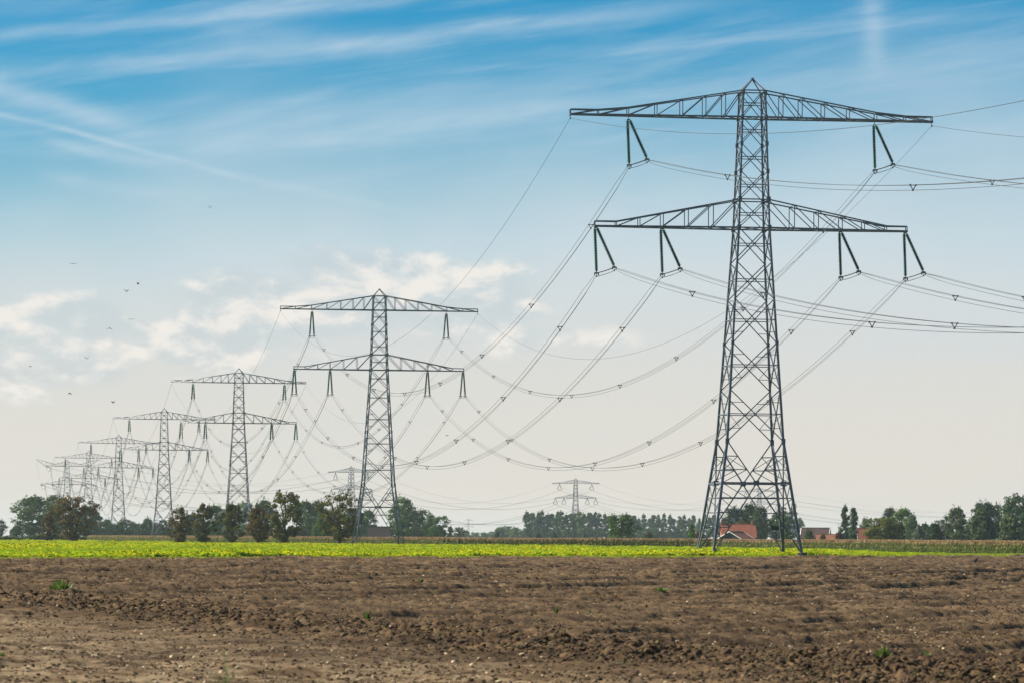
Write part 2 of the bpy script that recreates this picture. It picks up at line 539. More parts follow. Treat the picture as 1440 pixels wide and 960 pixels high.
def build_ground():
    g = ob('ground', mesh_py('ground', [(-7000, -40, -0.16), (7000, -40, -0.16), (7000, 12000, -0.16), (-7000, 12000, -0.16)], [(0, 1, 2, 3)], ['meadow']))
    kind(g, 'structure')
    # ploughed field, dense near the camera
    nx, ny = 620, 1080
    ys = np.exp(np.linspace(math.log(42), math.log(600), ny))
    ts = np.linspace(-0.19, 0.19, nx)
    Y, T = np.meshgrid(ys, ts, indexing='ij')
    X = T * Y
    Z = soil_h(X, Y)
    v = np.stack([X, Y, Z], -1).reshape(-1, 3)
    i = np.arange(nx * ny).reshape(ny, nx)
    f = np.stack([i[:-1, :-1], i[:-1, 1:], i[1:, 1:], i[1:, :-1]], -1).reshape(-1, 4)
    me = mesh_np('ploughed_field', v, f, ['soil'])
    s = ridge_s(X, Y)
    dry = sstep(-s, 2.0, 7.0) * (0.35 + 0.9 * (vnoise(X * 0.25, Y * 0.09, 77) + 0.35)) + 0.10
    at_ = me.attributes.new('dry', 'FLOAT', 'POINT')
    at_.data.foreach_set('value', np.clip(dry, 0, 1).astype(np.float32).ravel())
    me.polygons.foreach_set('use_smooth', np.ones(len(f), dtype=bool))
    kind(ob('ploughed_field', me), 'structure')
    # earth sheet beside and behind the camera so the field goes on
    kind(ob('field_margin', mesh_py('field_margin', [(-400, -35, -0.14), (400, -35, -0.14), (400, 300, -0.14), (-400, 60, -0.14)], [(0, 1, 2, 3)], ['soil'])), 'structure')
    # grass verge and the floor of the mustard crop
    xs = np.linspace(-200, 200, 161)
    vv, ff = [], []
    for k, x in enumerate(xs):
        ye = float(edge_y(np.array([x]))[0])
        vv += [(x, ye, 0.012), (x, ye + 9, 0.03), (x, ye + 9.02, 0.034), (x, 1700, 0.034)]
    f1 = [(4 * k, 4 * k + 4, 4 * k + 5, 4 * k + 1) for k in range(160)]
    f2 = [(4 * k + 2, 4 * k + 6, 4 * k + 7, 4 * k + 3) for k in range(160)]
    kind(ob('grass_verge', mesh_py('grass_verge', vv, f1, ['verge'])), 'structure')
    kind(ob('crop_floor', mesh_py('crop_floor', vv, f2, ['mustard_ground'])), 'structure')


build_ground()

# corn field boundary (x, y) from right front to left back
CORN_EDGE = [(150, 430), (110, 520), (90, 580), (80, 615), (54, 764), (40, 840), (6, 870), (-16, 890), (-30, 925), (-60, 1000), (-95, 1100), (-140, 1250)]


def corn_edge_x(y):
    ys = [p[1] for p in CORN_EDGE]
    xs = [p[0] for p in CORN_EDGE]
    return np.interp(y, ys, xs)


# ------------------------------------------------------------------ scattering of what nobody could count
def scatter(name, pts, rot, scl, idx, protos, label, cat):
    """one object: proto meshes set on points"""
    me = bpy.data.meshes.new(name)
    me.vertices.add(len(pts))
    me.vertices.foreach_set('co', np.asarray(pts, dtype=np.float32).ravel())
    for nm, typ, arr in (('rot', 'FLOAT_VECTOR', rot), ('scl', 'FLOAT_VECTOR', scl)):
        a = me.attributes.new(nm, typ, 'POINT')
        a.data.foreach_set('vector', np.asarray(arr, dtype=np.float32).ravel())
    a = me.attributes.new('idx', 'INT', 'POINT')
    a.data.foreach_set('value', np.asarray(idx, dtype=np.int32))
    o = ob(name, me)
    c = bpy.data.collections.new(name + '_shapes')
    for k, pm in enumerate(protos):
        c.objects.link(bpy.data.objects.new('%s_shape_%02d' % (name, k), pm))
    ng = bpy.data.node_groups.new(name, 'GeometryNodeTree')
    ng.interface.new_socket('Geometry', in_out='INPUT', socket_type='NodeSocketGeometry')
    ng.interface.new_socket('Geometry', in_out='OUTPUT', socket_type='NodeSocketGeometry')
    N, L = ng.nodes, ng.links
    gi, go = N.new('NodeGroupInput'), N.new('NodeGroupOutput')
    ci = N.new('GeometryNodeCollectionInfo')
    ci.inputs['Collection'].default_value = c
    ci.inputs['Separate Children'].default_value = True
    ci.inputs['Reset Children'].default_value = True
    ip = N.new('GeometryNodeInstanceOnPoints')
    ip.inputs['Pick Instance'].default_value = True

    def attr(nm, typ):
        n = N.new('GeometryNodeInputNamedAttribute')
        n.data_type = typ
        n.inputs['Name'].default_value = nm
        return n.outputs['Attribute']
    L.new(gi.outputs[0], ip.inputs['Points'])
    L.new(ci.outputs[0], ip.inputs['Instance'])
    L.new(attr('idx', 'INT'), ip.inputs['Instance Index'])
    e2r = N.new('FunctionNodeEulerToRotation')
    L.new(attr('rot', 'FLOAT_VECTOR'), e2r.inputs[0])
    L.new(e2r.outputs[0], ip.inputs['Rotation'])
    L.new(attr('scl', 'FLOAT_VECTOR'), ip.inputs['Scale'])
    L.new(ip.outputs[0], go.inputs[0])
    md = o.modifiers.new('scatter', 'NODES')
    md.node_group = ng
    kind(o, 'stuff', label, cat)
    return o


def blob_mesh(name, seed, mats, amp=0.35):
    import bmesh
    bm = bmesh.new()
    bmesh.ops.create_icosphere(bm, subdivisions=2, radius=1.0)
    r = random.Random(seed)
    off = [r.uniform(-9, 9) for _ in range(3)]
    from mathutils import noise as mn
    for v in bm.verts:
        n = mn.noise(v.co * 1.3 + Vector(off)) + 0.5 * mn.noise(v.co * 2.9 + Vector(off))
        v.co *= 1 + amp * n
        v.co.z *= 0.72
    me = bpy.data.meshes.new(name)
    bm.to_mesh(me)
    bm.free()
    for m in mats:
        me.materials.append(MATS[m])
    return me


def rnd_rot(rg, n, tilt=3.14):
    return np.stack([rg.uniform(-tilt, tilt, n), rg.uniform(-tilt, tilt, n), rg.uniform(0, 6.283, n)], -1)


def build_soil_litter():
    rg = np.random.default_rng(5)
    protos = [blob_mesh('clod_%d' % k, k, ['clod'], 0.55) for k in range(5)]
    n = 420000
    d = 44 * np.exp(rg.uniform(0, 1, n) ** 1.25 * math.log(500 / 44))
    x = rg.uniform(-0.18, 0.18, n) * d
    s = ridge_s(x, d) + 2.5 * vnoise(x * 0.13, d * 0.13, 31)
    pr = 0.42 * (s > 1) + 0.16 * (s < -3) + 1.0 * np.exp(-(s / 2.4) ** 2)
    pr *= 0.35 + 1.3 * np.clip(fbm(x * 0.35, d * 0.35, 3, 0.6, 91) + 0.45, 0, 1)
    keep = (rg.uniform(0, 1, n) < pr) & (d < edge_y(x) - 1)
    x, d, s = x[keep], d[keep], s[keep]
    n = len(x)
    size = 0.009 + 0.036 * rg.power(0.38, n) * (0.7 + 0.9 * np.exp(-(s / 2.4) ** 2))
    size *= 1 + sstep(d, 90, 250) * 0.8
    z = soil_h(x, d) + size * 0.12
    sc = np.stack([size * rg.uniform(0.8, 1.5, n), size * rg.uniform(0.8, 1.4, n), size * rg.uniform(0.7, 1.2, n)], -1)
    scatter('soil_clods', np.stack([x, d, z], -1), rnd_rot(rg, n, 0.6), sc, rg.integers(0, 5, n), protos,
            'loose brown clods of earth strewn over the ploughed field', 'soil')
    # larger torn lumps in the turned strip
    n = 3200
    along = rg.uniform(-45, 45, n)
    sx = rg.normal(0, 1.6, n)
    x = -5.3 + 0.33 * along + 0.944 * sx
    d = 89.0 - 0.944 * along + 0.33 * sx
    keep = (d > 46) & (np.abs(x) < 0.2 * d)
    x, d = x[keep], d[keep]
    n = len(x)
    size = 0.025 + 0.075 * rg.power(0.35, n)
    z = soil_h(x, d) + size * 0.05
    sc = np.stack([size * rg.uniform(0.9, 1.7, n), size * rg.uniform(0.8, 1.4, n), size * rg.uniform(0.5, 0.9, n)], -1)
    scatter('turned_earth', np.stack([x, d, z], -1), rnd_rot(rg, n, 0.5), sc, rg.integers(0, 5, n), protos,
            'dark strip of large torn lumps of earth across the foreground', 'soil')
    pp = [blob_mesh('pebble_%d' % k, 40 + k, ['pebble'], 0.3) for k in range(3)]
    n = 16000
    d = 45 * np.exp(rg.uniform(0, 1, n) ** 1.1 * math.log(500 / 45))
    x = rg.uniform(-0.17, 0.17, n) * d
    keep = (d < edge_y(x) - 1) & (rg.uniform(0, 1, n) < 0.25 + 0.9 * np.clip(vnoise(x * 0.2, d * 0.08, 99) + 0.5, 0, 1))
    x, d = x[keep], d[keep]
    n = len(x)
    size = (0.008 + 0.020 * rg.power(0.45, n)) * (1 + sstep(d, 80, 250) * 0.9)
    z = soil_h(x, d) + size * 0.7
    sc = np.stack([size * rg.uniform(0.8, 2.0, n), size * rg.uniform(0.8, 1.3, n), size * rg.uniform(0.6, 1.1, n)], -1)
    scatter('field_pebbles', np.stack([x, d, z], -1), rnd_rot(rg, n, 0.5), sc, rg.integers(0, 3, n), pp,
            'pale pebbles and straw bits lying on the bare earth', 'pebbles')


build_soil_litter()


def leaf_quads(c, size, rg, up=0.0, asp=1.7, nrm=None):
    """rhombic leaves of given centres and sizes -> verts, faces"""
    n = len(c)
    a = rg.normal(size=(n, 3))
    a[:, 2] += up
    a /= np.linalg.norm(a, axis=1)[:, None]
    b = rg.normal(size=(n, 3))
    if nrm is not None:                                   # leaves that lie more or less in the skin of the crown
        nn = nrm + 0.55 * rg.normal(size=(n, 3))
        nn /= np.linalg.norm(nn, axis=1)[:, None]
        a = np.cross(nn, a)
        a /= np.linalg.norm(a, axis=1)[:, None] + 1e-9
        b = np.cross(nn, a)
    b -= a * (a * b).sum(1)[:, None]
    b /= np.linalg.norm(b, axis=1)[:, None]
    s = size[:, None]
    v = np.stack([c - a * s * asp / 2, c + b * s / 2, c + a * s * asp / 2, c - b * s / 2], 1).reshape(-1, 3)
    f = np.arange(n * 4).reshape(n, 4)
    return v, f


def plant_mesh(name, seed, mats, n_leaf, n_flower, rad, hgt, leaf, flower):
    rg = np.random.default_rng(seed)
    c = np.stack([rg.normal(0, rad * 0.5, n_leaf), rg.normal(0, rad * 0.5, n_leaf), rg.power(1.6, n_leaf) * hgt], -1)
    v1, f1 = leaf_quads(c, rg.uniform(0.6, 1.3, n_leaf) * leaf, rg, 0.5, 2.2)
    mi = [0] * n_leaf
    if n_flower:
        c = np.stack([rg.normal(0, rad * 0.5, n_flower), rg.normal(0, rad * 0.5, n_flower), hgt * rg.uniform(0.85, 1.15, n_flower)], -1)
        v2, f2 = leaf_quads(c, rg.uniform(0.7, 1.3, n_flower) * flower, rg, 0.0, 1.0)
        v1 = np.concatenate([v1, v2])
        f1 = np.concatenate([f1, f2 + n_leaf * 4])
        mi += [1] * n_flower
    return mesh_np(name, v1, f1, mats, mi)


def build_crops():
    rg = np.random.default_rng(12)
    # ---- mustard
    protos = [plant_mesh('mustard_%d' % k, 100 + k, ['mustard_leaf', 'mustard_flower'], 34, (7, 13, 3, 21)[k], 0.34, 0.42, 0.14, 0.085) for k in range(4)]
    n = 230000
    u = rg.uniform(0, 1, n)
    d = 250 / (1 - u * (1 - 250 / 1250))                  # denser near
    x = rg.uniform(-0.165, 0.165, n) * d
    patch = fbm(x * 0.045, d * 0.012, 3, 0.55, 61)
    keep = (d > edge_y(x) + 6 + 2.2 * vnoise(x * 0.25, d * 0.0 + 2, 9)) & (x < corn_edge_x(d) - 1.5)
    rightend = sstep(x / d, 0.085, 0.125)
    keep &= rg.uniform(0, 1, n) > rightend * 0.75
    keep &= fbm(x * 0.22, d * 0.05, 3, 0.6, 64) > -0.42 + 0.25 * rg.uniform(-1, 1, n)
    x, d, patch, rightend = x[keep], d[keep], patch[keep], rightend[keep]
    n = len(x)
    tall = (0.85 + 0.75 * patch) * (1 - 0.45 * rightend)
    bump = np.clip(fbm(x * 0.5, d * 0.25, 2, 0.5, 71), -0.4, 0.6)
    sz = rg.uniform(0.75, 1.2, n) * tall * (1 + 0.5 * bump)
    sc = np.stack([sz * 1.25, sz * 1.25, sz], -1)
    pk = patch + rg.normal(0, 0.25, n)
    idx = np.where(pk > 0.22, 3, np.where(pk > 0.0, 1, np.where(pk > -0.25, 0, 2)))
    rot = np.stack([rg.uniform(-0.2, 0.2, n), rg.uniform(-0.2, 0.2, n), rg.uniform(0, 6.28, n)], -1)
    scatter('mustard_crop', np.stack([x, d, np.full(n, 0.03)], -1), rot, sc, idx, protos,
            'yellow-green flowering mustard crop in a bright strip behind the bare field', 'crop')
    # ---- grass on the verge and at the right end
    gp = [plant_mesh('grass_%d' % k, 140 + k, ['grass_blade'], 26, 0, 0.26, 0.16, 0.075, 0) for k in range(3)]
    n = 42000
    x = rg.uniform(-50, 90, n)
    ye = edge_y(x)
    off = rg.exponential(7.5, n)
    wide = sstep(x / ye, 0.085, 0.12)
    off = np.where(rg.uniform(0, 1, n) < wide, rg.uniform(0, 75, n), off)
    d = ye + off
    keep = (x < corn_edge_x(d) - 0.5) & (np.abs(x) < 0.17 * d)
    x, d = x[keep], d[keep]
    n = len(x)
    sz = rg.uniform(0.6, 1.5, n)
    rot = np.stack([rg.uniform(-0.2, 0.2, n), rg.uniform(-0.2, 0.2, n), rg.uniform(0, 6.28, n)], -1)
    scatter('verge_grass', np.stack([x, d, np.full(n, 0.015)], -1), rot, np.stack([sz, sz, sz], -1), rg.integers(0, 3, n), gp,
            'low light green grass along the edge between bare earth and crop', 'grass')
    # ---- corn
    cps = []
    for k in range(4):
        r = random.Random(300 + k)
        b = MB()
        H = 2.2
        b.tube([(0, 0, 0), (0.02, 0.01, H * 0.5), (0.0, 0.03, H * 0.86)], [0.025, 0.02, 0.012], 3, 0, False)
        for j in range(11):
            z = 0.30 + j * 0.162
            a = r.uniform(0, 6.28)
            L = r.uniform(0.45, 0.75)
            dx, dy = math.cos(a), math.sin(a)
            w = r.uniform(0.05, 0.075)
            up = r.uniform(0.12, 0.3)
            pts = [(0, 0, z), (dx * L * 0.45, dy * L * 0.45, z + up), (dx * L, dy * L, z + up - r.uniform(0.15, 0.5))]
            v = []
            for q, p in enumerate(pts):
                ww = w * (1, 0.9, 0.12)[q]
                v += [(p[0] - dy * ww, p[1] + dx * ww, p[2]), (p[0] + dy * ww, p[1] - dx * ww, p[2])]
            dryleaf = 1 if (r.random() < 0.10 or (j >= 9 and r.random() < 0.6)) else 0
            b.add(v, [(0, 1, 3, 2), (2, 3, 5, 4)], dryleaf)
        for j in range(13):                         # tassel
            a = r.uniform(0, 6.28)
            t = r.uniform(0.05, 0.30)
            z0, z1 = H * r.uniform(0.66, 0.80), H * r.uniform(0.88, 1.04)
            dx, dy = math.cos(a), math.sin(a)
            b.add([(-dy * 0.03, dx * 0.03, z0), (dy * 0.03, -dx * 0.03, z0), (dx * t + dy * 0.025, dy * t - dx * 0.025, z1), (dx * t - dy * 0.025, dy * t + dx * 0.025, z1)], [(0, 1, 2, 3)], 1)
        cps.append(b.mesh('corn_%d' % k, ['corn_leaf', 'corn_dry']))
    P = []
    n1 = 70000                                      # front rows
    d = rg.uniform(480, 1240, n1)
    P.append((corn_edge_x(d) + rg.uniform(0, 1, n1) ** 1.5 * 11, d))
    n2 = 60000
    d = rg.uniform(480, 1150, n2)
    P.append((corn_edge_x(d) + 8 + rg.uniform(0, 1, n2) * (0.17 * d - corn_edge_x(d)).clip(4, None), d))
    x = np.concatenate([p[0] for p in P])
    d = np.concatenate([p[1] for p in P])
    keep = np.abs(x) < 0.17 * d
    keep &= d > edge_y(x) + 14
    x, d = x[keep], d[keep]
    n = len(x)
    rowx = x
    sz = rg.uniform(0.86, 1.03, n) * (1 + 0.10 * vnoise(x * 0.05, d * 0.02, 14))
    sc = np.stack([sz, sz, sz], -1)
    rot = np.stack([rg.uniform(-0.06, 0.06, n), rg.uniform(-0.06, 0.06, n), rg.uniform(0, 6.28, n)], -1)
    scatter('corn_crop', np.stack([rowx, d, np.full(n, 0.03)], -1), rot, sc, rg.integers(0, 4, n), cps,
            'green corn crop with dry tan tassels behind the mustard', 'crop')


build_crops()


# ------------------------------------------------------------------ pylons
L_SEC = [(-0.5, -0.5), (0.5, -0.5), (0.5, -0.32), (-0.32, -0.32), (-0.32, 0.5), (-0.5, 0.5)]
L_VERTS = [(x, y, z) for z in (0, 1) for x, y in L_SEC]
L_FACES = [(k, (k + 1) % 6, (k + 1) % 6 + 6, k + 6) for k in range(6)] + [(0, 5, 4, 3), (0, 3, 2, 1), (6, 7, 8, 9), (6, 9, 10, 11)]
BAR_MESH = mesh_py('angle_bar', L_VERTS, L_FACES, ['steel'])
PLATE_MESH = mesh_py('gusset', [(x, y, z) for z in (-.5, .5) for y in (-.5, .5) for x in (-.5, .5)],
                     [(0, 2, 3, 1), (4, 5, 7, 6), (0, 1, 5, 4), (2, 6, 7, 3), (0, 4, 6, 2), (1, 3, 7, 5)], ['steel'])


def bar_matrix(p, q, w):
    p, q = Vector(p), Vector(q)
    z = q - p
    ln = z.length
    zn = z / ln
    up = Vector((0, 0, 1)) if abs(zn.z) < 0.95 else Vector((0, 1, 0))
    x = up.cross(zn).normalized()
    y = zn.cross(x)
    M = Matrix(((x.x * w, y.x * w, z.x, p.x), (x.y * w, y.y * w, z.y, p.y), (x.z * w, y.z * w, z.z, p.z), (0, 0, 0, 1)))
    return M


PROF = [(0, 10.5), (13.5, 6.6), (38.3, 3.6), (54.3, 2.6)]
ZLOW, ZUP, ZTOP = 38.3, 51.2, 54.3
ARM_UP, ARM_LOW = 21.45, 18.5


ORDW = ['first', 'second', 'third', 'fourth', 'fifth', 'sixth', 'seventh', 'eighth', 'ninth', 'tenth', 'eleventh', 'twelfth', 'thirteenth', 'fourteenth', 'fifteenth',
        'sixteenth', 'seventeenth', 'eighteenth', 'nineteenth', 'twentieth', 'twenty-first', 'twenty-second', 'twenty-third', 'twenty-fourth', 'twenty-fifth']


def hw(z):
    return float(np.interp(z, [p[0] for p in PROF], [p[1] for p in PROF])) / 2


def cor(z, sx, sy):
    return Vector((sx * hw(z), sy * hw(z), z))


FACES4 = [((-1, -1), (1, -1)), ((1, -1), (1, 1)), ((1, 1), (-1, 1)), ((-1, 1), (-1, -1))]


def lerp(a, b, t):
    return a + (b - a) * t


def pylon_bars(tension=False):
    """list of (part, piece name, p, q, width)"""
    B = []

    def b(part, nm, p, q, w):
        B.append((part, nm, Vector(p), Vector(q), w))
    lv = [13.5, 19.5, 24.9, 30.0, 34.3, 38.3]
    up = [38.3, 41.6, 44.9, 48.1, 51.2, 54.3]
    for sx in (-1, 1):
        for sy in (-1, 1):
            for z0, z1, w in ((0.15, 13.5, 0.28), (13.5, 24.9, 0.25), (24.9, 38.3, 0.22), (38.3, 54.3, 0.19)):
                b('mast', 'main_leg', cor(z0, sx, sy), cor(z1, sx, sy), w)
    for (a, c) in FACES4:
        A = lambda z: cor(z, *a)
        C = lambda z: cor(z, *c)
        for lst, wd in ((lv, 0.12), (up, 0.10)):
            for i in range(len(lst) - 1):
                z0, z1 = lst[i], lst[i + 1]
                b('mast', 'diagonal_brace', A(z0), C(z1), wd)
                b('mast', 'diagonal_brace', C(z0), A(z1), wd)
                w0, w1 = hw(z0), hw(z1)
                zc = z0 + (z1 - z0) * w0 / (w0 + w1)
                b('mast', 'horizontal_brace', A(zc), C(zc), 0.10)
                if lst is lv and i < 3:
                    for P, Q in ((A, C), (C, A)):
                        m = lerp(P(z0), Q(z1), 0.25)
                        b('mast', '', m, P(m.z), 0.07)
                        if i < 2:
                            b('mast', '', m, P(zc), 0.06)
                        m2 = lerp(P(z1), Q(z0), 0.25)
                        b('mast', '', m2, P(m2.z), 0.07)
        for z in (ZLOW, 41.6, ZUP, ZTOP):
            b('mast', 'horizontal_brace', A(z), C(z), 0.14)
        # splayed base: V from the waist to the middle of the main beam, legs of an inverted V to the feet
        zb = 8.65
        mid = (A(zb) + C(zb)) / 2
        b('mast', 'main_beam', A(zb), C(zb), 0.2)
        for P in (A, C):
            O = C if P is A else A
            b('mast', 'diagonal_brace', P(13.5), mid, 0.14)
            b('mast', 'diagonal_brace', P(0.5), mid, 0.15)
            for k, t in enumerate((0.36, 0.68)):
                m = lerp(P(13.5), mid, t)
                b('mast', 'horizontal_brace', m, P(m.z), 0.11)
                b('mast', '', m, P(13.5 - (13.5 - zb) * (0.0, 0.36)[k]) if k else P(m.z - 1.6), 0.07)
            b('mast', '', lerp(P(13.5), mid, 0.68), P(zb), 0.08)
            for k, t in enumerate((0.18, 0.37, 0.58, 0.79)):
                m = lerp(P(0.5), mid, t)
                b('mast', 'horizontal_brace' if k > 1 else '', m, P(m.z), 0.11)
                m1 = P(lerp(P(0.5), mid, (0.37, 0.58, 0.79, 1.0)[k]).z)
                b('mast', '', m, m1, 0.08)
        b('mast', 'horizontal_brace', lerp(A(0.5), mid, 0.79), lerp(C(0.5), mid, 0.79), 0.10)
    apex = Vector((0, 0, 55.75))
    for sx in (-1, 1):
        for sy in (-1, 1):
            b('peak', 'peak_strut', cor(ZTOP, sx, sy), apex, 0.15)
    # plan bracing inside the mast
    for z in (8.65, ZLOW, ZUP):
        b('mast', '', cor(z, -1, -1), cor(z, 1, 1), 0.08)
        b('mast', '', cor(z, 1, -1), cor(z, -1, 1), 0.08)

    def arm(part, L, zb, zt, posts, hs, tip):
        rb, rt = hw(zb), hw(zt)
        for sx in (-1, 1):
            def yb(x):
                return float(np.interp(x, [rb, L], [rb, 0.35]))

            def top(x):
                return zb + float(np.interp(x, [rt] + [p for p, _ in hs] + [L], [zt - zb] + [h for _, h in hs] + [tip]))
            xs = [rt] + posts
            for sy in (-1, 1):
                b(part, 'bottom_chord', (sx * rb, sy * rb, zb), (sx * L, sy * 0.35, zb), 0.20)
                b(part, 'top_chord', (sx * rt, sy * rt, zt), (sx * hs[0][0], sy * yb(hs[0][0]), top(hs[0][0])), 0.145)
                b(part, 'top_chord', (sx * hs[0][0], sy * yb(hs[0][0]), top(hs[0][0])), (sx * hs[-1][0], sy * yb(hs[-1][0]), top(hs[-1][0])), 0.15)
                b(part, 'top_chord', (sx * hs[-1][0], sy * yb(hs[-1][0]), top(hs[-1][0])), (sx * L, sy * 0.35, top(L)), 0.14)
                for k in range(1, len(xs)):
                    x0, x1 = xs[k - 1], xs[k]
                    b(part, 'post', (sx * x1, sy * yb(x1), zb), (sx * x1, sy * yb(x1), top(x1)), 0.095)
                    if k < len(xs) - 1 or L > 20:
                        b(part, 'diagonal_brace', (sx * x1, sy * yb(x1), zb), (sx * x0, sy * (rt if k == 1 else yb(x0)), top(x0) if k > 1 else zt), 0.11)
            for k in range(1, len(xs)):             # lacing between the two chords
                x0, x1 = xs[k - 1], xs[k]
                s = 1 if k % 2 else -1
                b(part, '', (sx * x0, s * yb(x0), zb), (sx * x1, -s * yb(x1), zb), 0.10)
                b(part, 'tie', (sx * x1, -yb(x1), zb), (sx * x1, yb(x1), zb), 0.12)
                b(part, '', (sx * x1, -yb(x1), top(x1)), (sx * x1, yb(x1), top(x1)), 0.08)
    if tension:
        arm('upper_cross_arm', 15.2, ZUP, ZTOP, [3.3, 5.7, 8.4, 11.4, 15.2], [(11.4, 1.0), (13.0, 0.7)], 0.5)
        for sx in (-1, 1):
            for sy in (-1, 1):
                b('upper_cross_arm', 'horn', (sx * 15.2, sy * 0.35, ZUP), (sx * 22.0, 0, ZUP + 4.9), 0.2)
                b('upper_cross_arm', 'horn', (sx * 9.0, sy * 0.8, ZUP + 1.5), (sx * 22.0, 0, ZUP + 4.9), 0.15)
            b('upper_cross_arm', 'horn', (sx * 15.2, 0, ZUP), (sx * 14.4, 0, ZUP + 2.7), 0.12)
    else:
        arm('upper_cross_arm', ARM_UP, ZUP, ZTOP, [3.4, 5.7, 8.4, 11.4, 14.7, 18.2, 21.45], [(14.7, 0.87), (18.2, 0.56)], 0.56)
    arm('lower_cross_arm', ARM_LOW, ZLOW, 41.6, [4.8, 7.7, 10.6, 13.3, 16.0, 18.5], [(13.3, 1.07), (16.0, 0.56)], 0.56)
    return B


BARS = pylon_bars()
BARS_T = pylon_bars(True)


def bars_mesh(name, bars, mats=('steel',), thick=1.0, plates=()):
    base = np.array(L_VERTS)
    V, Fq = [], []
    fq = np.array(L_FACES)
    for k, (p, q, w) in enumerate(bars):
        M = np.array(bar_matrix(p, q, w * thick))
        V.append(base @ M[:3, :3].T + M[:3, 3])
        Fq.append(fq + 12 * k)
    n0 = 12 * len(bars)
    for k, (c, s) in enumerate(plates):
        bx = np.array([(x, y, z) for z in (-.5, .5) for y in (-.5, .5) for x in (-.5, .5)]) * np.array(s) + np.array(c)
        V.append(bx)
        Fq.append(np.array([(0, 2, 3, 1), (4, 5, 7, 6), (0, 1, 5, 4), (2, 6, 7, 3), (0, 4, 6, 2), (1, 3, 7, 5)]) + n0 + 8 * k)
    return mesh_np(name, np.concatenate(V), np.concatenate(Fq), mats)


def string_mesh(name, sheds, seg, fat=1.0):
    """insulator string of unit length along -Z"""
    prof = [(0.035, 0.0), (0.06, 0.005)]
    for k in range(sheds):
        z = 0.03 + 0.94 * k / sheds
        dz = 0.94 / sheds
        prof += [(0.12 * fat, z), (0.215 * fat, z + dz * 0.45), (0.21 * fat, z + dz * 0.6), (0.12 * fat, z + dz * 0.75)]
    prof += [(0.06, 0.985), (0.035, 1.0)]
    v = [(r * math.cos(2 * math.pi * k / seg), r * math.sin(2 * math.pi * k / seg), -z) for r, z in prof for k in range(seg)]
    f = [(i * seg + k, (i + 1) * seg + k, (i + 1) * seg + (k + 1) % seg, i * seg + (k + 1) % seg) for i in range(len(prof) - 1) for k in range(seg)]
    me = mesh_py(name, v, f, ['insulator'])
    return me


STRING_FINE = string_mesh('insulator_fine', 26, 8)
STRING_FAR = string_mesh('insulator_far', 8, 5, 1.5)


def clamp_mesh():
    b = MB()
    b.box((0, 0, -0.05), (0.5, 0.14, 0.12))
    b.tube([(0, -0.45, -0.12), (0, -0.2, -0.2), (0, 0.2, -0.2), (0, 0.45, -0.12)], 0.05, 6)
    b.box((-0.22, 0, -0.22), (0.09, 0.3, 0.3))
    b.box((0.22, 0, -0.22), (0.09, 0.3, 0.3))
    b.box((0, 0, -0.48), (0.12, 0.32, 0.16))
    return b.mesh('clamp', ['fitting'])


CLAMP = clamp_mesh()
PHASES = {'top left': (-14.6, ZUP, 0.5), 'top right': (14.6, ZUP, 0.5), 'lower far left': (-18.35, ZLOW, 0.2), 'lower inner left': (-10.6, ZLOW, 0.2),
          'lower inner right': (10.6, ZLOW, 0.2), 'lower far right': (18.35, ZLOW, 0.2)}


def string_matrix(p, q):
    p, q = Vector(p), Vector(q)
    d = q - p
    rot = d.to_track_quat('-Z', 'Y').to_matrix().to_4x4()
    return Matrix.Translation(p) @ rot @ Matrix.Diagonal((1, 1, d.length, 1))


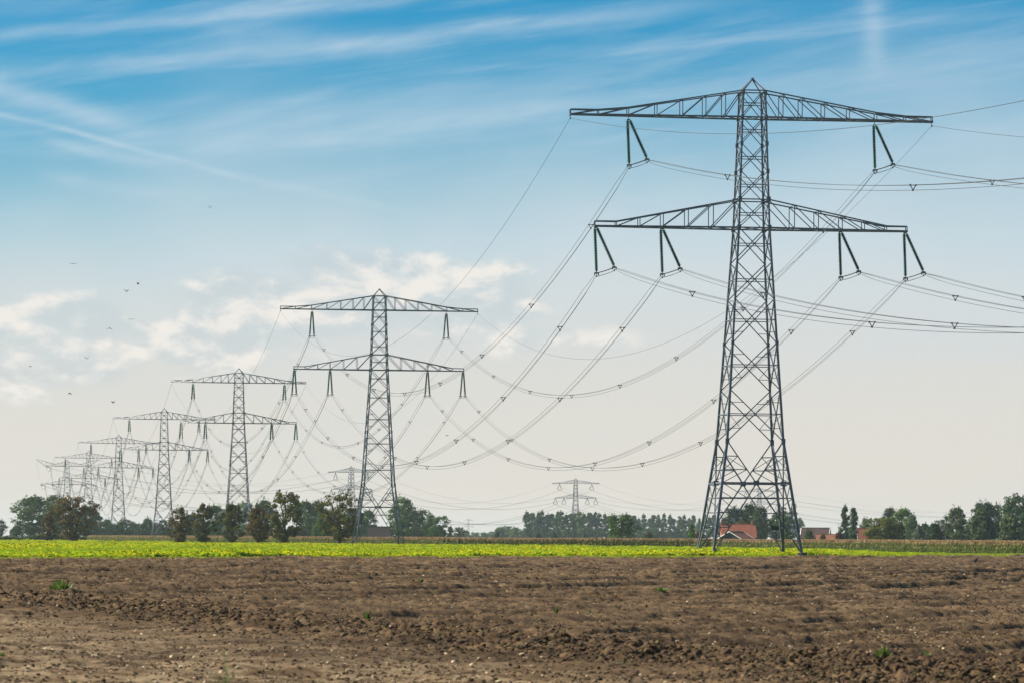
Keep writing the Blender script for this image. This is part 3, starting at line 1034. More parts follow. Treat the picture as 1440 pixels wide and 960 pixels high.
def pylon(label, loc, ang, offs, detail, tension=False, thick=1.0, group='lattice pylons of the power line'):
    """returns the root and its wire points: name -> (towards the far side, towards the near side)"""
    root = bpy.data.objects.new('lattice_pylon', None)
    COL.objects.link(root)
    root.location = loc
    root.rotation_euler = (0, 0, ang)
    tag(root, label, 'pylon', group)
    W = Matrix.Translation(Vector(loc)) @ Matrix.Rotation(ang, 4, 'Z')
    bars = BARS_T if tension else BARS
    for part in ('mast', 'upper_cross_arm', 'lower_cross_arm', 'peak'):
        mine = [x for x in bars if x[0] == part]
        plates = []
        if part == 'mast':
            for z in (13.5, 24.9, 38.3, 41.6, 44.9, 48.1, 51.2, 54.0):
                for sx in (-1, 1):
                    for sy in (-1, 1):
                        c = cor(z, sx, sy)
                        s = 0.42 if z in (13.5, 38.3, 41.6) else 0.34
                        plates.append((c, (s, s, s * 1.5)))
            for a, c in FACES4:
                m = (cor(8.65, *a) + cor(8.65, *c)) / 2
                plates.append((m, (0.6, 0.6, 0.55)))
        if part == 'peak':
            plates.append(((0, 0, 55.72), (0.3, 0.3, 0.3)))
        if 'arm' in part and not tension:
            L, zb = (ARM_UP, ZUP) if part == 'upper_cross_arm' else (ARM_LOW, ZLOW)
            for sx in (-1, 1):
                plates.append(((sx * L, 0, zb - 0.02), (0.16, 0.9, 0.22)))
        if detail:
            po = ob(part, None, root)
            for _, nm, p, q, w in mine:
                ob(nm or 'secondary_brace', BAR_MESH, po, mtx=bar_matrix(p, q, w * thick))
            for c, s in plates:
                ob('gusset_plate', PLATE_MESH, po, mtx=Matrix.Translation(Vector(c)) @ Matrix.Diagonal((*s, 1)))
        else:
            po = ob(part, bars_mesh(part, [(p, q, w) for _, nm, p, q, w in mine], thick=thick, plates=plates), root)
            po['kind'] = 'stuff'
    if detail:
        for sx in (-1, 1):
            for sy in (-1, 1):
                b = MB()
                c = cor(0, sx, sy)
                b.tube([(c.x, c.y, -0.3), (c.x, c.y, 0.62), (c.x, c.y, 0.68)], [0.62, 0.56, 0.48], 10)
                ob('footing', b.mesh('footing', ['concrete_dark']), root)
    pts = {}
    sm = STRING_FINE if detail else STRING_FAR
    for nm, (x, z, hang) in PHASES.items():
        top = Vector((x, 0, z - hang))
        ends = []
        for k, o in enumerate(offs):
            t0 = top + Vector(((-0.12, 0.12)[k], 0, 0))
            if tension:
                t0 = top + Vector((0, (0.5, -0.5)[k], hang - 0.1))
            e = t0 + Vector(o)
            s = ob('insulator_string', sm, root, mtx=string_matrix(t0, e))
            if detail:
                ob('clamp', CLAMP, root, mtx=Matrix.Translation(e))
            ends.append(W @ (e + Vector((0, 0, -0.2))))
        h = MB()
        h.tube([(x, 0, z + 0.05), (x, 0, z - hang - 0.02)], 0.05 * thick, 5)
        h.tube([(x - 0.2, 0, z - hang), (x + 0.2, 0, z - hang)], 0.06 * thick, 5)
        ob('hanger', h.mesh('hanger', ['fitting']), root)
        # jumper between the two clamps
        a, c = W.inverted() @ ends[0], W.inverted() @ ends[1]
        j = MB()
        for dx, dz in ((-0.22, 0.1), (0.22, 0.1), (0.0, -0.3)):
            o = Vector((dx * 0.3, dx, dz))
            sag = 2.4 if tension else 0.06
            j.tube([a + o, lerp(a, c, 0.3) + o - Vector((0, 0, sag * 0.85)), lerp(a, c, 0.5) + o - Vector((0, 0, sag)), lerp(a, c, 0.7) + o - Vector((0, 0, sag * 0.85)), c + o], 0.032 * thick, 4)
        ob('jumper_cable', j.mesh('jumper_cable', ['wire']), root)
        pts[nm] = ends
    for nm, sx in (('earth left', -1), ('earth right', 1)):
        e = Vector((sx * 22.0, 0, ZUP + 4.9)) if tension else Vector((sx * ARM_UP, 0, ZUP - 0.45))
        if detail:
            h = MB()
            h.tube([(sx * ARM_UP, 0, ZUP - 0.05), (sx * ARM_UP, 0, ZUP - 0.5)], 0.05, 5)
            h.box((sx * ARM_UP, 0, ZUP - 0.5), (0.12, 0.3, 0.16))
            ob('earth_clamp', h.mesh('earth_clamp', ['fitting']), root)
        pts[nm] = [W @ e, W @ e]
    return root, pts


A_LINE = R(7.6)
STD = [(-0.28, 1.0, -5.1), (0.28, -1.0, -5.1)]
TURN = [(0.28, 0.3, -5.15), (2.0, -0.5, -4.5)]
WIDE = [(-1.9, 0.3, -4.6), (1.9, -0.3, -4.6)]
TEN = [(0.2, 4.9, -0.9), (3.2, -3.6, -1.3)]
TOWERS = []
SPECS = [
    (1053.5, 448, A_LINE, TURN, True, False, 1.0, 'largest lattice pylon, in the right foreground with its feet in the yellow crop'),
    (531.2, 832, A_LINE, STD, True, False, 1.0, 'second largest lattice pylon, left of centre, standing at the edge of the corn'),
    (334.4, 1228, A_LINE, STD, False, False, 1.1, 'third pylon of the receding line, rising behind the row of dark field trees'),
    (229.8, 1616, A_LINE, STD, False, False, 1.15, 'fourth pylon of the receding line, rising from the treeline left of the third'),
    (166, 2042, A_LINE, STD, False, False, 1.2, 'fifth pylon of the receding line, its base behind the long low treeline'),
    (123.7, 2433, A_LINE, STD, False, False, 1.25, 'sixth pylon of the receding line, half hidden behind the brown tree at left'),
    (93.8, 2723, R(6), TEN, False, True, 1.6, 'farthest pylon at left, with raised arm tips and slanting insulators'),
]
for px, d, a, offs, det, ten, th, lab in SPECS:
    TOWERS.append(pylon(lab, at(px, d), a, offs, det, ten, th))
# warning plate on the nearest pylon
b = MB()
c0 = cor(2.9, 1, -1)
b.box((c0.x - 2.6, c0.y + 1.0, 3.45), (0.95, 0.06, 0.42))
b.tube([(c0.x - 3.5, c0.y + 1.0, 3.72), (c0.x + 0.0, c0.y + 1.0, 3.72)], 0.05, 5)
ob('sign_plate', b.mesh('sign_plate', ['plate_green']), TOWERS[0][0])

FAR = []
FSPECS = [(493.3, 2890, R(-33), 'hazy distant pylon partly hidden behind the second largest pylon'),
          (809, 3390, R(-14), 'hazy distant pylon standing above the row of poplars in the centre'),
          (1067.5, 3850, R(-22), 'faint distant pylon seen between the legs of the largest pylon')]
for px, d, a, lab in FSPECS:
    FAR.append(pylon(lab, at(px, d), a, WIDE, False, False, 1.7, 'distant pylons of the crossing power line'))


# small pylon on the horizon
def small_pylon():
    root = bpy.data.objects.new('small_pylon', None)
    COL.objects.link(root)
    d = 5300
    root.location = at(658.5, d)
    tag(root, 'tiny faint pylon on the horizon, left of the poplar row', 'pylon', 'distant pylons of the crossing power line')
    H = zat(729, d, 658.5)
    mast = []
    for sx in (-1, 1):
        for sy in (-1, 1):
            mast.append(((sx * 1.9, sy * 1.9, 0), (sx * 0.55, sy * 0.55, H), 0.35))
    for k in range(10):
        z0, z1 = H * k / 10, H * (k + 1) / 10
        w0, w1 = 1.9 - 1.35 * k / 10, 1.9 - 1.35 * (k + 1) / 10
        for sy in (-1, 1):
            mast.append(((-w0, sy * w0, z0), (w1, sy * w1, z1), 0.16))
            mast.append(((w0, sy * w0, z0), (-w1, sy * w1, z1), 0.16))
    ob('mast', bars_mesh('mast', mast), root)
    for nm, z, L in (('upper_cross_arm', H * 0.93, 6.5), ('lower_cross_arm', H * 0.62, 8.5)):
        ar = []
        for s in (-1, 1):
            ar += [((0, -0.5, z), (s * L, 0, z), 0.3), ((0, 0.5, z), (s * L, 0, z), 0.3), ((0, 0, z + 2.2), (s * L, 0, z), 0.22)]
        ob(nm, bars_mesh(nm, ar), root)


small_pylon()

# ------------------------------------------------------------------ wires


def spacer_mesh():
    b = MB()
    tri = [Vector((-0.27, 0, 0.12)), Vector((0.27, 0, 0.12)), Vector((0, 0, -0.35))]
    for k in range(3):
        p, q = tri[k], tri[(k + 1) % 3]
        b.tube([p, q], 0.045, 5)
        b.tube([p - Vector((0, 0.14, 0)), p + Vector((0, 0.14, 0))], 0.085, 6)
    return b.mesh('spacer', ['fitting'])


SPACER = spacer_mesh()
TRI = [(-0.27, 0.12), (0.27, 0.12), (0.0, -0.35)]


def span(label, p, q, sag, rad, bundle, spacers, group, nseg=48):
    """one conductor between two pylons: a bundle of three wires with spacers, or one single wire"""
    p, q = Vector(p), Vector(q)
    d = (q - p)
    hz = Vector((d.x, d.y, 0)).normalized()
    side = Vector((hz.y, -hz.x, 0))
    ts = np.linspace(0, 1, nseg + 1)

    def pt(t):
        v = lerp(p, q, t)
        v.z -= 4 * sag * t * (1 - t)
        return v

    def wire(ox, oz):
        b = MB()
        P = []
        for t in ts:
            k = min(1.0, min(t, 1 - t) * 40 + 0.35)
            P.append(pt(t) + side * (ox * k) + Vector((0, 0, oz * k)) - p)
        b.tube(P, rad, 4, 0, False)
        return b.mesh('wire', ['wire'])
    if not bundle:
        o = ob('earth_wire' if 'earth' in label else 'power_cable', wire(0, 0), loc=p)
        return tag(o, label, 'cable', group)
    root = bpy.data.objects.new('conductor_bundle', None)
    COL.objects.link(root)
    root.location = p
    tag(root, label, 'cable', group)
    for ox, oz in TRI:
        ob('wire', wire(ox, oz), root)
    rz = math.atan2(side.y, side.x)
    for k in range(spacers):
        t = (k + 0.55) / spacers
        ob('spacer', SPACER, root, loc=pt(t) - p, rotz=rz)
    return root


ORD = ['largest pylon', 'second pylon', 'third pylon', 'fourth pylon', 'fifth pylon', 'sixth pylon', 'farthest left pylon']
WHERE = {'top left': 'left upper arm', 'top right': 'right upper arm', 'lower far left': 'left tip of lower arm',
         'lower inner left': 'middle of left lower arm', 'lower inner right': 'middle of right lower arm', 'lower far right': 'right tip of lower arm',
         'earth left': 'left tip of upper arm', 'earth right': 'right tip of upper arm'}
SAGC, SAGE = 18.8, 17.5
for k in range(len(TOWERS) - 1):
    near, far = TOWERS[k][1], TOWERS[k + 1][1]
    rad = (0.025, 0.029, 0.035, 0.04, 0.045, 0.05)[k]
    for nm in WHERE:
        p = near[nm][0]
        q = far[nm][1]
        earth = nm.startswith('earth')
        lab = ('thin earth wire' if earth else 'triple cable') + ' from %s to %s, %s' % (ORD[k].replace(' pylon', ''), ORD[k + 1], WHERE[nm])
        span(lab, p, q, SAGE if earth else SAGC, rad * (0.9 if earth else 1.0), not earth, (8, 8, 8, 8, 6, 6)[k], 'cables of the receding power line')
# towards the pylon that stands off to the right, out of view
T0, A0 = Vector((111.81, 85.59, -1.84)), 0.1547
W0 = Matrix.Translation(T0) @ Matrix.Rotation(A0, 4, 'Z')
for nm in WHERE:
    p = TOWERS[0][1][nm][1]
    earth = nm.startswith('earth')
    q = W0 @ (Vector(((-1 if 'left' in nm else 1) * ARM_UP, 0, ZUP - 0.6)) if earth else Vector((PHASES[nm][0], 0, PHASES[nm][1] - PHASES[nm][2] - 5.3)))
    span(('thin earth wire' if earth else 'triple cable') + ' leaving the largest pylon rightwards, ' + WHERE[nm], p, q, 13.98 if earth else 14.16, 0.024, not earth, 6,
         'cables leaving to the right', 80)
# the crossing line far behind
FARPTS = [TOWERS[-1][1]] + [f[1] for f in FAR]
W9 = Matrix.Translation(at(1560, 4500)) @ Matrix.Rotation(R(-25), 4, 'Z')
endp = {}
for nm in WHERE:
    if nm.startswith('earth'):
        v = Vector(((-1 if 'left' in nm else 1) * ARM_UP, 0, ZUP - 0.6))
    else:
        v = Vector((PHASES[nm][0], 0, PHASES[nm][1] - 5.6))
    endp[nm] = [W9 @ v, W9 @ v]
FARPTS.append(endp)
FORD = ['farthest left pylon', 'hazy left pylon', 'hazy centre pylon', 'faint right pylon', 'right edge']
FARSAG = [14, 20, 16, 17]
for k in range(4):
    for nm in WHERE:
        earth = nm.startswith('earth')
        lab = ('faint earth wire' if earth else 'faint distant cable') + ' from %s to %s, %s' % (FORD[k], FORD[k + 1], WHERE[nm])
        span(lab, FARPTS[k][nm][1 if k == 0 else 0], FARPTS[k + 1][nm][1], FARSAG[k], 0.085 if not earth else 0.05, False, 0, 'cables of the crossing power line', 32)


# ------------------------------------------------------------------ trees
def prof_round(z):
    return math.sqrt(max(0.0, 1 - ((z - 0.60) / 0.44) ** 2))


def prof_dome(z):
    return max(0.0, min(1.0, (1 - z)) ** 0.5) * min(1.0, 0.75 + z)


def prof_poplar(z):
    return max(0.0, math.sin(math.pi * min(1.0, max(0.02, z)) ** 0.75)) ** 0.55


def prof_tall(z):
    return max(0.0, math.sin(math.pi * min(1, max(0, (z - 0.12) / 0.9)) ** 0.85)) ** 0.7


def prof_cone(z):
    return max(0.0, 1.0 - z) ** 0.8


STYLES = {
    # profile, lowest crown, trunk radius, blobs, leaves per blob, blob radius, leaf size, outward bias, branches, nominal h, w
    'field': (prof_round, 0.06, 0.030, 130, 60, 0.068, 0.25, 0.42, 22, 11.0, 10.0),
    'field_open': (prof_round, 0.16, 0.034, 88, 52, 0.062, 0.25, 0.42, 24, 12.0, 11.0),
    'bushy': (prof_tall, 0.02, 0.030, 110, 58, 0.066, 0.24, 0.45, 16, 10.0, 7.0),
    'round': (prof_round, 0.05, 0.028, 130, 58, 0.08, 0.33, 0.38, 10, 14.0, 11.0),
    'tall': (prof_tall, 0.04, 0.022, 130, 52, 0.066, 0.42, 0.42, 8, 20.0, 11.0),
    'dome': (prof_dome, 0.02, 0.028, 130, 52, 0.085, 0.30, 0.35, 6, 9.0, 9.0),
    'poplar': (prof_poplar, 0.01, 0.014, 140, 52, 0.05, 0.36, 0.42, 4, 20.0, 6.0),
    'row_poplar': (prof_tall, 0.2, 0.012, 60, 44, 0.046, 0.55, 0.5, 6, 21.0, 6.0),
    'cone': (prof_cone, 0.03, 0.02, 60, 50, 0.07, 0.26, 0.5, 2, 7.0, 4.0),
    'pine': (prof_round, 0.32, 0.024, 34, 60, 0.085, 0.32, 0.45, 14, 14.0, 9.0),
}


def tree_meshes(style, seed, leafmat):
    prof, z0, tr, nb, nl, br, ls, bias, nbr, H, Wd = STYLES[style]
    rg = np.random.default_rng(seed)
    r = random.Random(seed)
    blobs = []
    lob = [(r.uniform(0, 6.28), r.uniform(0.75, 1.2)) for _ in range(7)]
    tries = 0
    while len(blobs) < nb and tries < 4000:
        tries += 1
        z = r.uniform(z0, 0.97)
        a = r.uniform(0, 6.28)
        rr = prof(z) * (r.random() ** bias)
        k = 1 + 0.22 * math.sin(a * 2 + lob[0][0]) * lob[1][1] + 0.16 * math.sin(a * 3 + z * 7 + lob[2][0]) + 0.14 * math.sin(z * 11 + lob[3][0] + a)
        rad = br * H * r.uniform(0.65, 1.25)
        rr = rr * k * max(0.2, Wd / 2 - rad * 0.6)
        blobs.append((rr * math.cos(a), rr * math.sin(a), z * H - rad * 0.4, rad))
    C, S, NR = [], [], []
    for x, y, z, rad in blobs:
        n = nl
        v = rg.normal(size=(n, 3))
        v /= np.linalg.norm(v, axis=1)[:, None]
        q = rg.uniform(0.35, 1.0, n)[:, None] ** 0.6
        c = np.array([x, y, z]) + v * q * rad * np.array([1.15, 1.15, 0.8])
        C.append(c)
        o = np.array([x / Wd * 2.2, y / Wd * 2.2, (z / H - 0.45) * 1.6])
        NR.append(v * 0.8 + o * 0.7)
        S.append(ls * rg.uniform(0.6, 1.35, n))
    # stray sprays that roughen the outline
    nspray = nb // 2
    for k in range(nspray):
        x, y, z, rad = blobs[r.randrange(len(blobs))]
        d = np.array([x, y, (z - H * 0.5) * 0.8 + 0.25 * H])
        d = d / (np.linalg.norm(d) + 1e-6)
        t = rg.uniform(0.8, 1.75, 14)[:, None]
        C.append(np.array([x, y, z]) + d * rad * t + rg.normal(0, rad * 0.13, (14, 3)))
        NR.append(np.tile(d, (14, 1)))
        S.append(ls * rg.uniform(0.5, 1.0, 14))
    C, S, NR = np.concatenate(C), np.concatenate(S), np.concatenate(NR)
    C[:, 2] = np.maximum(C[:, 2], 0.12)
    v, f = leaf_quads(C, S, rg, 0.2, 1.6, NR)
    crown = mesh_np('crown', v, f, [leafmat])
    b = MB()
    lean = [(0, 0, 0)]
    x = y = 0.0
    for k in range(1, 7):
        x += r.uniform(-0.02, 0.02) * H
        y += r.uniform(-0.02, 0.02) * H
        lean.append((x, y, H * 0.86 * k / 6))
    R0 = tr * H
    b.tube(lean, [R0 * 1.25] + [R0 * (1 - 0.15 * k) for k in range(1, 7)], 8)
    for k in range(nbr):
        bx, by, bz, rad = blobs[r.randrange(len(blobs))]
        zt = max(0.12 * H, min(bz - 0.08 * H, r.uniform(0.2, 0.62) * H))
        i = min(5, int(zt / (H * 0.86) * 6))
        s = lerp(Vector(lean[i]), Vector(lean[i + 1]), zt / (H * 0.86) * 6 - i)
        e = Vector((bx, by, bz))
        m = lerp(s, e, 0.5) + Vector((r.uniform(-.04, .04) * H, r.uniform(-.04, .04) * H, -0.02 * H))
        rr = R0 * r.uniform(0.32, 0.5)
        b.tube([s, m, e], [rr, rr * 0.65, rr * 0.22], 5)
        for q in range(2):
            e2 = e + Vector((r.uniform(-1, 1), r.uniform(-1, 1), r.uniform(0.1, 1.2))) * (0.08 * H)
            b.tube([m, lerp(m, e2, 0.6), e2], [rr * 0.4, rr * 0.25, rr * 0.1], 4)
    trunk = b.mesh('trunk', ['bark'])
    return trunk, crown


TREE_CACHE = {}


def tree(px, ytop, wpx, d, style, leafmat, label, seed=0, group=None, name='tree', zbase=0.0, cat='tree'):
    key = (style, leafmat, seed)
    if key not in TREE_CACHE:
        TREE_CACHE[key] = tree_meshes(style, 1000 + 37 * seed + len(style) * 7, leafmat)
    trunk, crown = TREE_CACHE[key]
    H, Wd = STYLES[style][9], STYLES[style][10]
    h = zat(ytop, d, px) - zbase
    w = wpx / FPX * d * (1.02 if style in ('bushy', 'field', 'poplar') else 1.2)
    root = bpy.data.objects.new(name, None)
    COL.objects.link(root)
    root.location = at(px, d, zbase)
    root.rotation_euler = (0, 0, random.uniform(0, 6.28))
    root.scale = (w / Wd, w / Wd, h / H)
    tag(root, label, cat, group)
    ob('trunk', trunk, root)
    ob('crown', crown, root)
    return root


G1 = 'dark trees along the edge of the crop'
# trees standing at the far edge of the mustard, on the left
tree(103, 694, 64, 1010, 'field', 'leaf_brown', 'broad brown-green tree at far left in front of the grey-green treeline', 1, G1)
tree(69, 722, 26, 1000, 'bushy', 'leaf_brown', 'small brownish tree touching the left side of the broad brown one', 2, G1)
tree(254, 711, 36, 905, 'bushy', 'leaf_brown', 'leftmost of the four dark bushy trees below the third pylon', 3, G1)
tree(286, 706, 36, 900, 'bushy', 'leaf_oak', 'second of the four dark bushy trees below the third pylon', 4, G1)
tree(326, 707, 38, 895, 'bushy', 'leaf_oak', 'third of the four bushy trees, right before the foot of the third pylon', 5, G1)
tree(363, 712, 42, 890, 'bushy', 'leaf_brown', 'fourth of the four bushy trees, just right of the third pylon', 6, G1)
tree(399, 690, 66, 885, 'field', 'leaf_oak', 'full round olive tree between the bushy trees and the lone tree', 7, G1)
tree(477, 690, 66, 840, 'field_open', 'leaf_oak', 'lone open-crowned tree with clear dark trunk, left of second pylon', 8, G1)

# left background
G2 = 'grey-green trees of the left background'
tree(-3, 729, 26, 1900, 'round', 'leaf_dark', 'dark tree cut off by the left edge of the picture', 1, G2)
tree(47, 696, 54, 1650, 'tall', 'leaf_green', 'tall grey-green tree left of the broad brown tree', 1, G2)
tree(78, 694, 46, 1700, 'tall', 'leaf_green', 'tall grey-green tree directly behind the broad brown tree', 2, G2)
tree(124, 711, 40, 1720, 'tall', 'leaf_dark', 'dark tree at the right shoulder of the broad brown tree', 3, G2)
tree(24, 738, 26, 1600, 'dome', 'leaf_dark', 'low dark bush at the foot of the tall grey-green tree', 2, G2, 'bush', cat='bush')
G3 = 'low treeline under the fourth and fifth pylons'
for k in range(14):
    x = 122 + k * 9.4
    tree(x, 731 + 3.0 * math.sin(k * 1.9) + (k % 3), 21 + 3 * math.sin(k * 2.3), 1760 + 30 * ((k * 5) % 4), 'dome' if k % 2 else 'round', ('leaf_dark', 'leaf_green')[k % 2],
         ORDW[k] + ' tree from the left in the low treeline under the fourth and fifth pylons', k % 3, G3)
for k, (x, y, w, st, lf, lab) in enumerate([
        (268, 722, 34, 'tall', 'leaf_dark', 'dark background tree right of the fourth pylon'),
        (303, 709, 34, 'tall', 'leaf_green', 'blue-grey background tree left of the third pylon'),
        (318, 716, 26, 'tall', 'leaf_dark', 'dark background tree hidden behind the third pylon legs'),
        (345, 705, 34, 'tall', 'leaf_green', 'grey background tree right beside the third pylon mast'),
        (372, 702, 34, 'tall', 'leaf_dark', 'dark background tree left of the full olive tree'),
        (428, 703, 36, 'tall', 'leaf_green', 'background tree between the olive tree and the lone tree'),
        (448, 702, 34, 'tall', 'leaf_dark', 'dark background tree touching the lone tree on its left'),
        (466, 715, 30, 'round', 'leaf_dark', 'low dark tree behind the lone tree'),
        (498, 713, 34, 'tall', 'leaf_dark', 'dark tree behind the right side of the lone tree'),
        (517, 716, 26, 'tall', 'leaf_green', 'green tree behind the left leg of the second pylon'),
        (567, 697, 40, 'tall', 'leaf_green', 'tallest dark tree right behind the second pylon'),
        (589, 715, 38, 'round', 'leaf_dark', 'dark round tree right of the tallest one by the second pylon'),
        (613, 722, 34, 'round', 'leaf_green', 'green round tree ending the clump right of the second pylon')]):
    tree(x, y, w, 1560 + 35 * (k % 4), st, lf, lab, k % 4, G2)
tree(425, 743, 22, 1200, 'dome', 'leaf_olive', 'pale olive bush between the olive tree and the lone tree', 1, G2, 'bush', cat='bush')
tree(452, 727, 28, 1350, 'dome', 'leaf_green', 'green bush left below the lone open-crowned tree', 1, G2, 'bush', cat='bush')
tree(633, 738, 14, 1700, 'cone', 'leaf_dark', 'small dark pointed tree right of the clump by the second pylon', 1, G2)
tree(645, 740, 16, 1900, 'round', 'leaf_dark', 'small round tree beside the dark pointed one', 2, G2)
G4 = 'faint low trees on the horizon left of the poplars'
for k, (x, y, w) in enumerate([(655, 745, 18), (668, 747, 16), (680, 748, 18), (692, 746, 16), (702, 741, 22), (713, 738, 24), (724, 741, 22), (734, 742, 22), (745, 740, 20)]):
    tree(x, y, w, 3000 + 40 * (k % 3), 'round' if k % 2 else 'dome', 'leaf_green', ORDW[k] + ' from left of the faint low horizon trees beside the poplar row', k % 2, G4)
for k, (x, y, lab) in enumerate([(699, 746, 'small dark bush before the faint horizon trees'), (757, 749, 'low dark bush at the left foot of the poplar row'), (779, 747, 'small dark bush under the hazy centre pylon, before the poplars'),
                                 (823, 751, 'lowest dark bush before the middle of the poplar row')]):
    tree(x, y, 9, 1700, 'dome', 'leaf_dark', lab, k % 2, None, 'bush', cat='bush')

# the poplar row
G5 = 'poplars of the long row'
rp = random.Random(4)
for k in range(19):
    tree(742 + k * 6.7 + rp.uniform(-1, 1), 719.5 + rp.uniform(-2, 3.5) + (3 if k > 15 else 0), rp.uniform(10.5, 13), 2750 + rp.uniform(-20, 20), 'row_poplar', ('leaf_dark', 'leaf_green')[k % 2],
         ORDW[k] + ' tall poplar from the left in the dense row under the centre pylon', k % 4, G5, 'poplar_tree')
for k in range(18):
    tree(885 + k * 7.0 + rp.uniform(-1, 1), 724 + rp.uniform(-2.5, 4), rp.uniform(9, 11), 3050 + rp.uniform(-30, 30), 'row_poplar', ('leaf_green', 'leaf_dark')[k % 2],
         ORDW[k] + ' slim poplar right of the bright green tree, counted from the left', k % 4, G5, 'poplar_tree')
for k in range(13):
    tree(1008 + k * 9.6 + rp.uniform(-1, 1), 725 + rp.uniform(-2, 5), 12, 3080 + rp.uniform(-30, 30), 'row_poplar', ('leaf_green', 'leaf_dark')[k % 2],
         ORDW[k] + ' slim hazy poplar behind the legs of the largest pylon, from the left', k % 4, G5, 'poplar_tree')
# undergrowth at the foot of the row
for k in range(24):
    tree(742 + k * 10.5, 743 + rp.uniform(-2, 3), 17, 2690, 'dome', ('leaf_dark', 'leaf_green')[k % 2], ORDW[k] + ' low hazy shrub from the left at the foot of the poplar row', k % 3, 'shrubs under the poplar row', 'shrub', cat='bush')

# right of centre
G6 = 'trees round the farm'
tree(875.5, 722, 38, 1150, 'round', 'leaf_bright', 'round bright green tree standing in the middle behind the corn', 5, G6)
tree(863, 738, 14, 1165, 'dome', 'leaf_bright', 'small bush joined to the left of the round bright green tree', 1, G6, 'bush', cat='bush')
tree(912, 747, 20, 1300, 'dome', 'leaf_olive', 'low olive bush right of the round bright green tree', 2, G6, 'bush', cat='bush')
tree(972.5, 736, 15, 1200, 'cone', 'leaf_bright', 'small pointed green tree left of the largest pylon legs', 2, G6)
tree(984, 745, 20, 1210, 'dome', 'leaf_brown', 'brown bush at the left legs of the largest pylon', 3, G6, 'bush', cat='bush')
tree(1030, 712, 34, 1420, 'tall', 'leaf_dark', 'dark tree rising behind the left of the farmhouse roof', 5, G6)
tree(1052, 708, 38, 1440, 'tall', 'leaf_dark', 'tallest dark tree behind the farmhouse roof', 6, G6)
tree(1070, 711, 28, 1430, 'tall', 'leaf_dark', 'dark tree behind the right end of the farmhouse roof', 7, G6)
tree(1041, 731, 24, 1320, 'dome', 'leaf_olive', 'olive bush peeping over the farmhouse ridge', 3, G6, 'bush', cat='bush')
tree(1107, 709, 38, 1420, 'field_open', 'leaf_green', 'thin open tree behind the right leg of the largest pylon', 6, G6)
tree(1092, 722, 30, 1440, 'field_open', 'leaf_dark', 'thin dark tree between the farmhouse and the pylon right leg', 4, G6)
tree(1138, 744, 18, 1080, 'dome', 'leaf_green', 'round green bush in front of the brown roofed house', 4, G6, 'bush', cat='bush')
tree(1104, 748, 14, 1090, 'dome', 'leaf_green', 'small green bush at the right legs of the largest pylon', 5, G6, 'bush', cat='bush')
tree(1157, 750, 14, 1080, 'dome', 'leaf_olive', 'low olive bush before the orange roof', 4, G6, 'bush', cat='bush')
tree(1180, 748, 20, 1085, 'dome', 'leaf_purple', 'low purple bush left of the two columnar poplars', 5, G6, 'bush', cat='bush')
tree(1188, 710, 15, 1180, 'poplar', 'leaf_dark', 'left of the two columnar poplars', 1, G6, 'poplar_tree')
tree(1200, 712, 15, 1175, 'poplar', 'leaf_dark', 'right of the two columnar poplars', 2, G6, 'poplar_tree')
tree(1220, 727, 22, 1500, 'round', 'leaf_dark', 'dark tree behind the red gable, right of the columnar poplars', 3, G6)
tree(1242, 727, 46, 1060, 'round', 'leaf_yellow', 'broad yellow-green tree beside the red gable', 6, G6)
tree(1262, 735, 34, 1070, 'dome', 'leaf_dark', 'dark bush against the right of the yellow-green tree', 5, G6, 'bush', cat='bush')
tree(1251, 712, 22, 1350, 'tall', 'leaf_dark', 'narrow dark tree behind the yellow-green tree', 8, G6)
tree(1271, 713, 32, 1330, 'tall', 'leaf_green', 'tall green tree right behind the yellow-green tree', 9, G6)
tree(1283, 724, 28, 1200, 'dome', 'leaf_willow', 'pale willow behind the small silver bush', 6, G6)
tree(1292, 740, 23, 1050, 'dome', 'leaf_silver', 'small silver-grey bush at the edge of the corn', 6, G6, 'bush', cat='bush')
tree(1312, 735, 34, 1120, 'dome', 'leaf_dark', 'low dark bush right of the silver-grey bush', 6, G6, 'bush', cat='bush')
tree(1327, 723, 22, 1300, 'pine', 'leaf_dark', 'dark spiky tree between the silver bush and the willows', 2, G6)
tree(1345, 712, 32, 1100, 'tall', 'leaf_willow', 'narrow pale willow, leftmost of the three willows at right', 3, G6)
tree(1379, 714, 42, 1090, 'dome', 'leaf_willow', 'broad pale willow, middle of the three willows at right', 7, G6)
tree(1420, 721, 42, 1080, 'dome', 'leaf_willow', 'pale willow near the right edge, lowest of the three', 8, G6)
tree(1382, 703, 34, 1300, 'round', 'leaf_dark', 'dark tree rising behind the middle willow', 8, G6)
tree(1405, 707, 40, 1310, 'round', 'leaf_dark', 'dark tree in the gap between the middle and right willows', 7, G6)
tree(1432, 695, 54, 1290, 'round', 'leaf_dark', 'tallest dark tree at the right edge of the picture', 9, G6)
tree(1450, 715, 40, 1100, 'tall', 'leaf_dark', 'dark tree cut off by the right edge of the picture', 5, G6)
tree(1365, 735, 30, 1115, 'dome', 'leaf_dark', 'dark undergrowth between the left and middle willows', 7, G6, 'bush', cat='bush')
tree(1400, 733, 30, 1115, 'dome', 'leaf_dark', 'dark undergrowth between the middle and right willows', 8, G6, 'bush', cat='bush')


for k in range(24):
    tree(246 + k * 16.2, 739 + rp.uniform(-3, 3), 22, 1690, 'dome', ('leaf_dark', 'leaf_green')[k % 2], ORDW[k] + ' low dark shrub from the left under the trees behind the third pylon', k % 3, 'undergrowth of the left background', 'shrub', cat='bush')
for k in range(13):
    tree(1232 + k * 17.0, 738 + rp.uniform(-3, 3), 24, 1260, 'dome', 'leaf_dark', ORDW[k] + ' dark undergrowth shrub from the left under the trees at right', k % 3, 'undergrowth at the right', 'shrub', cat='bush')


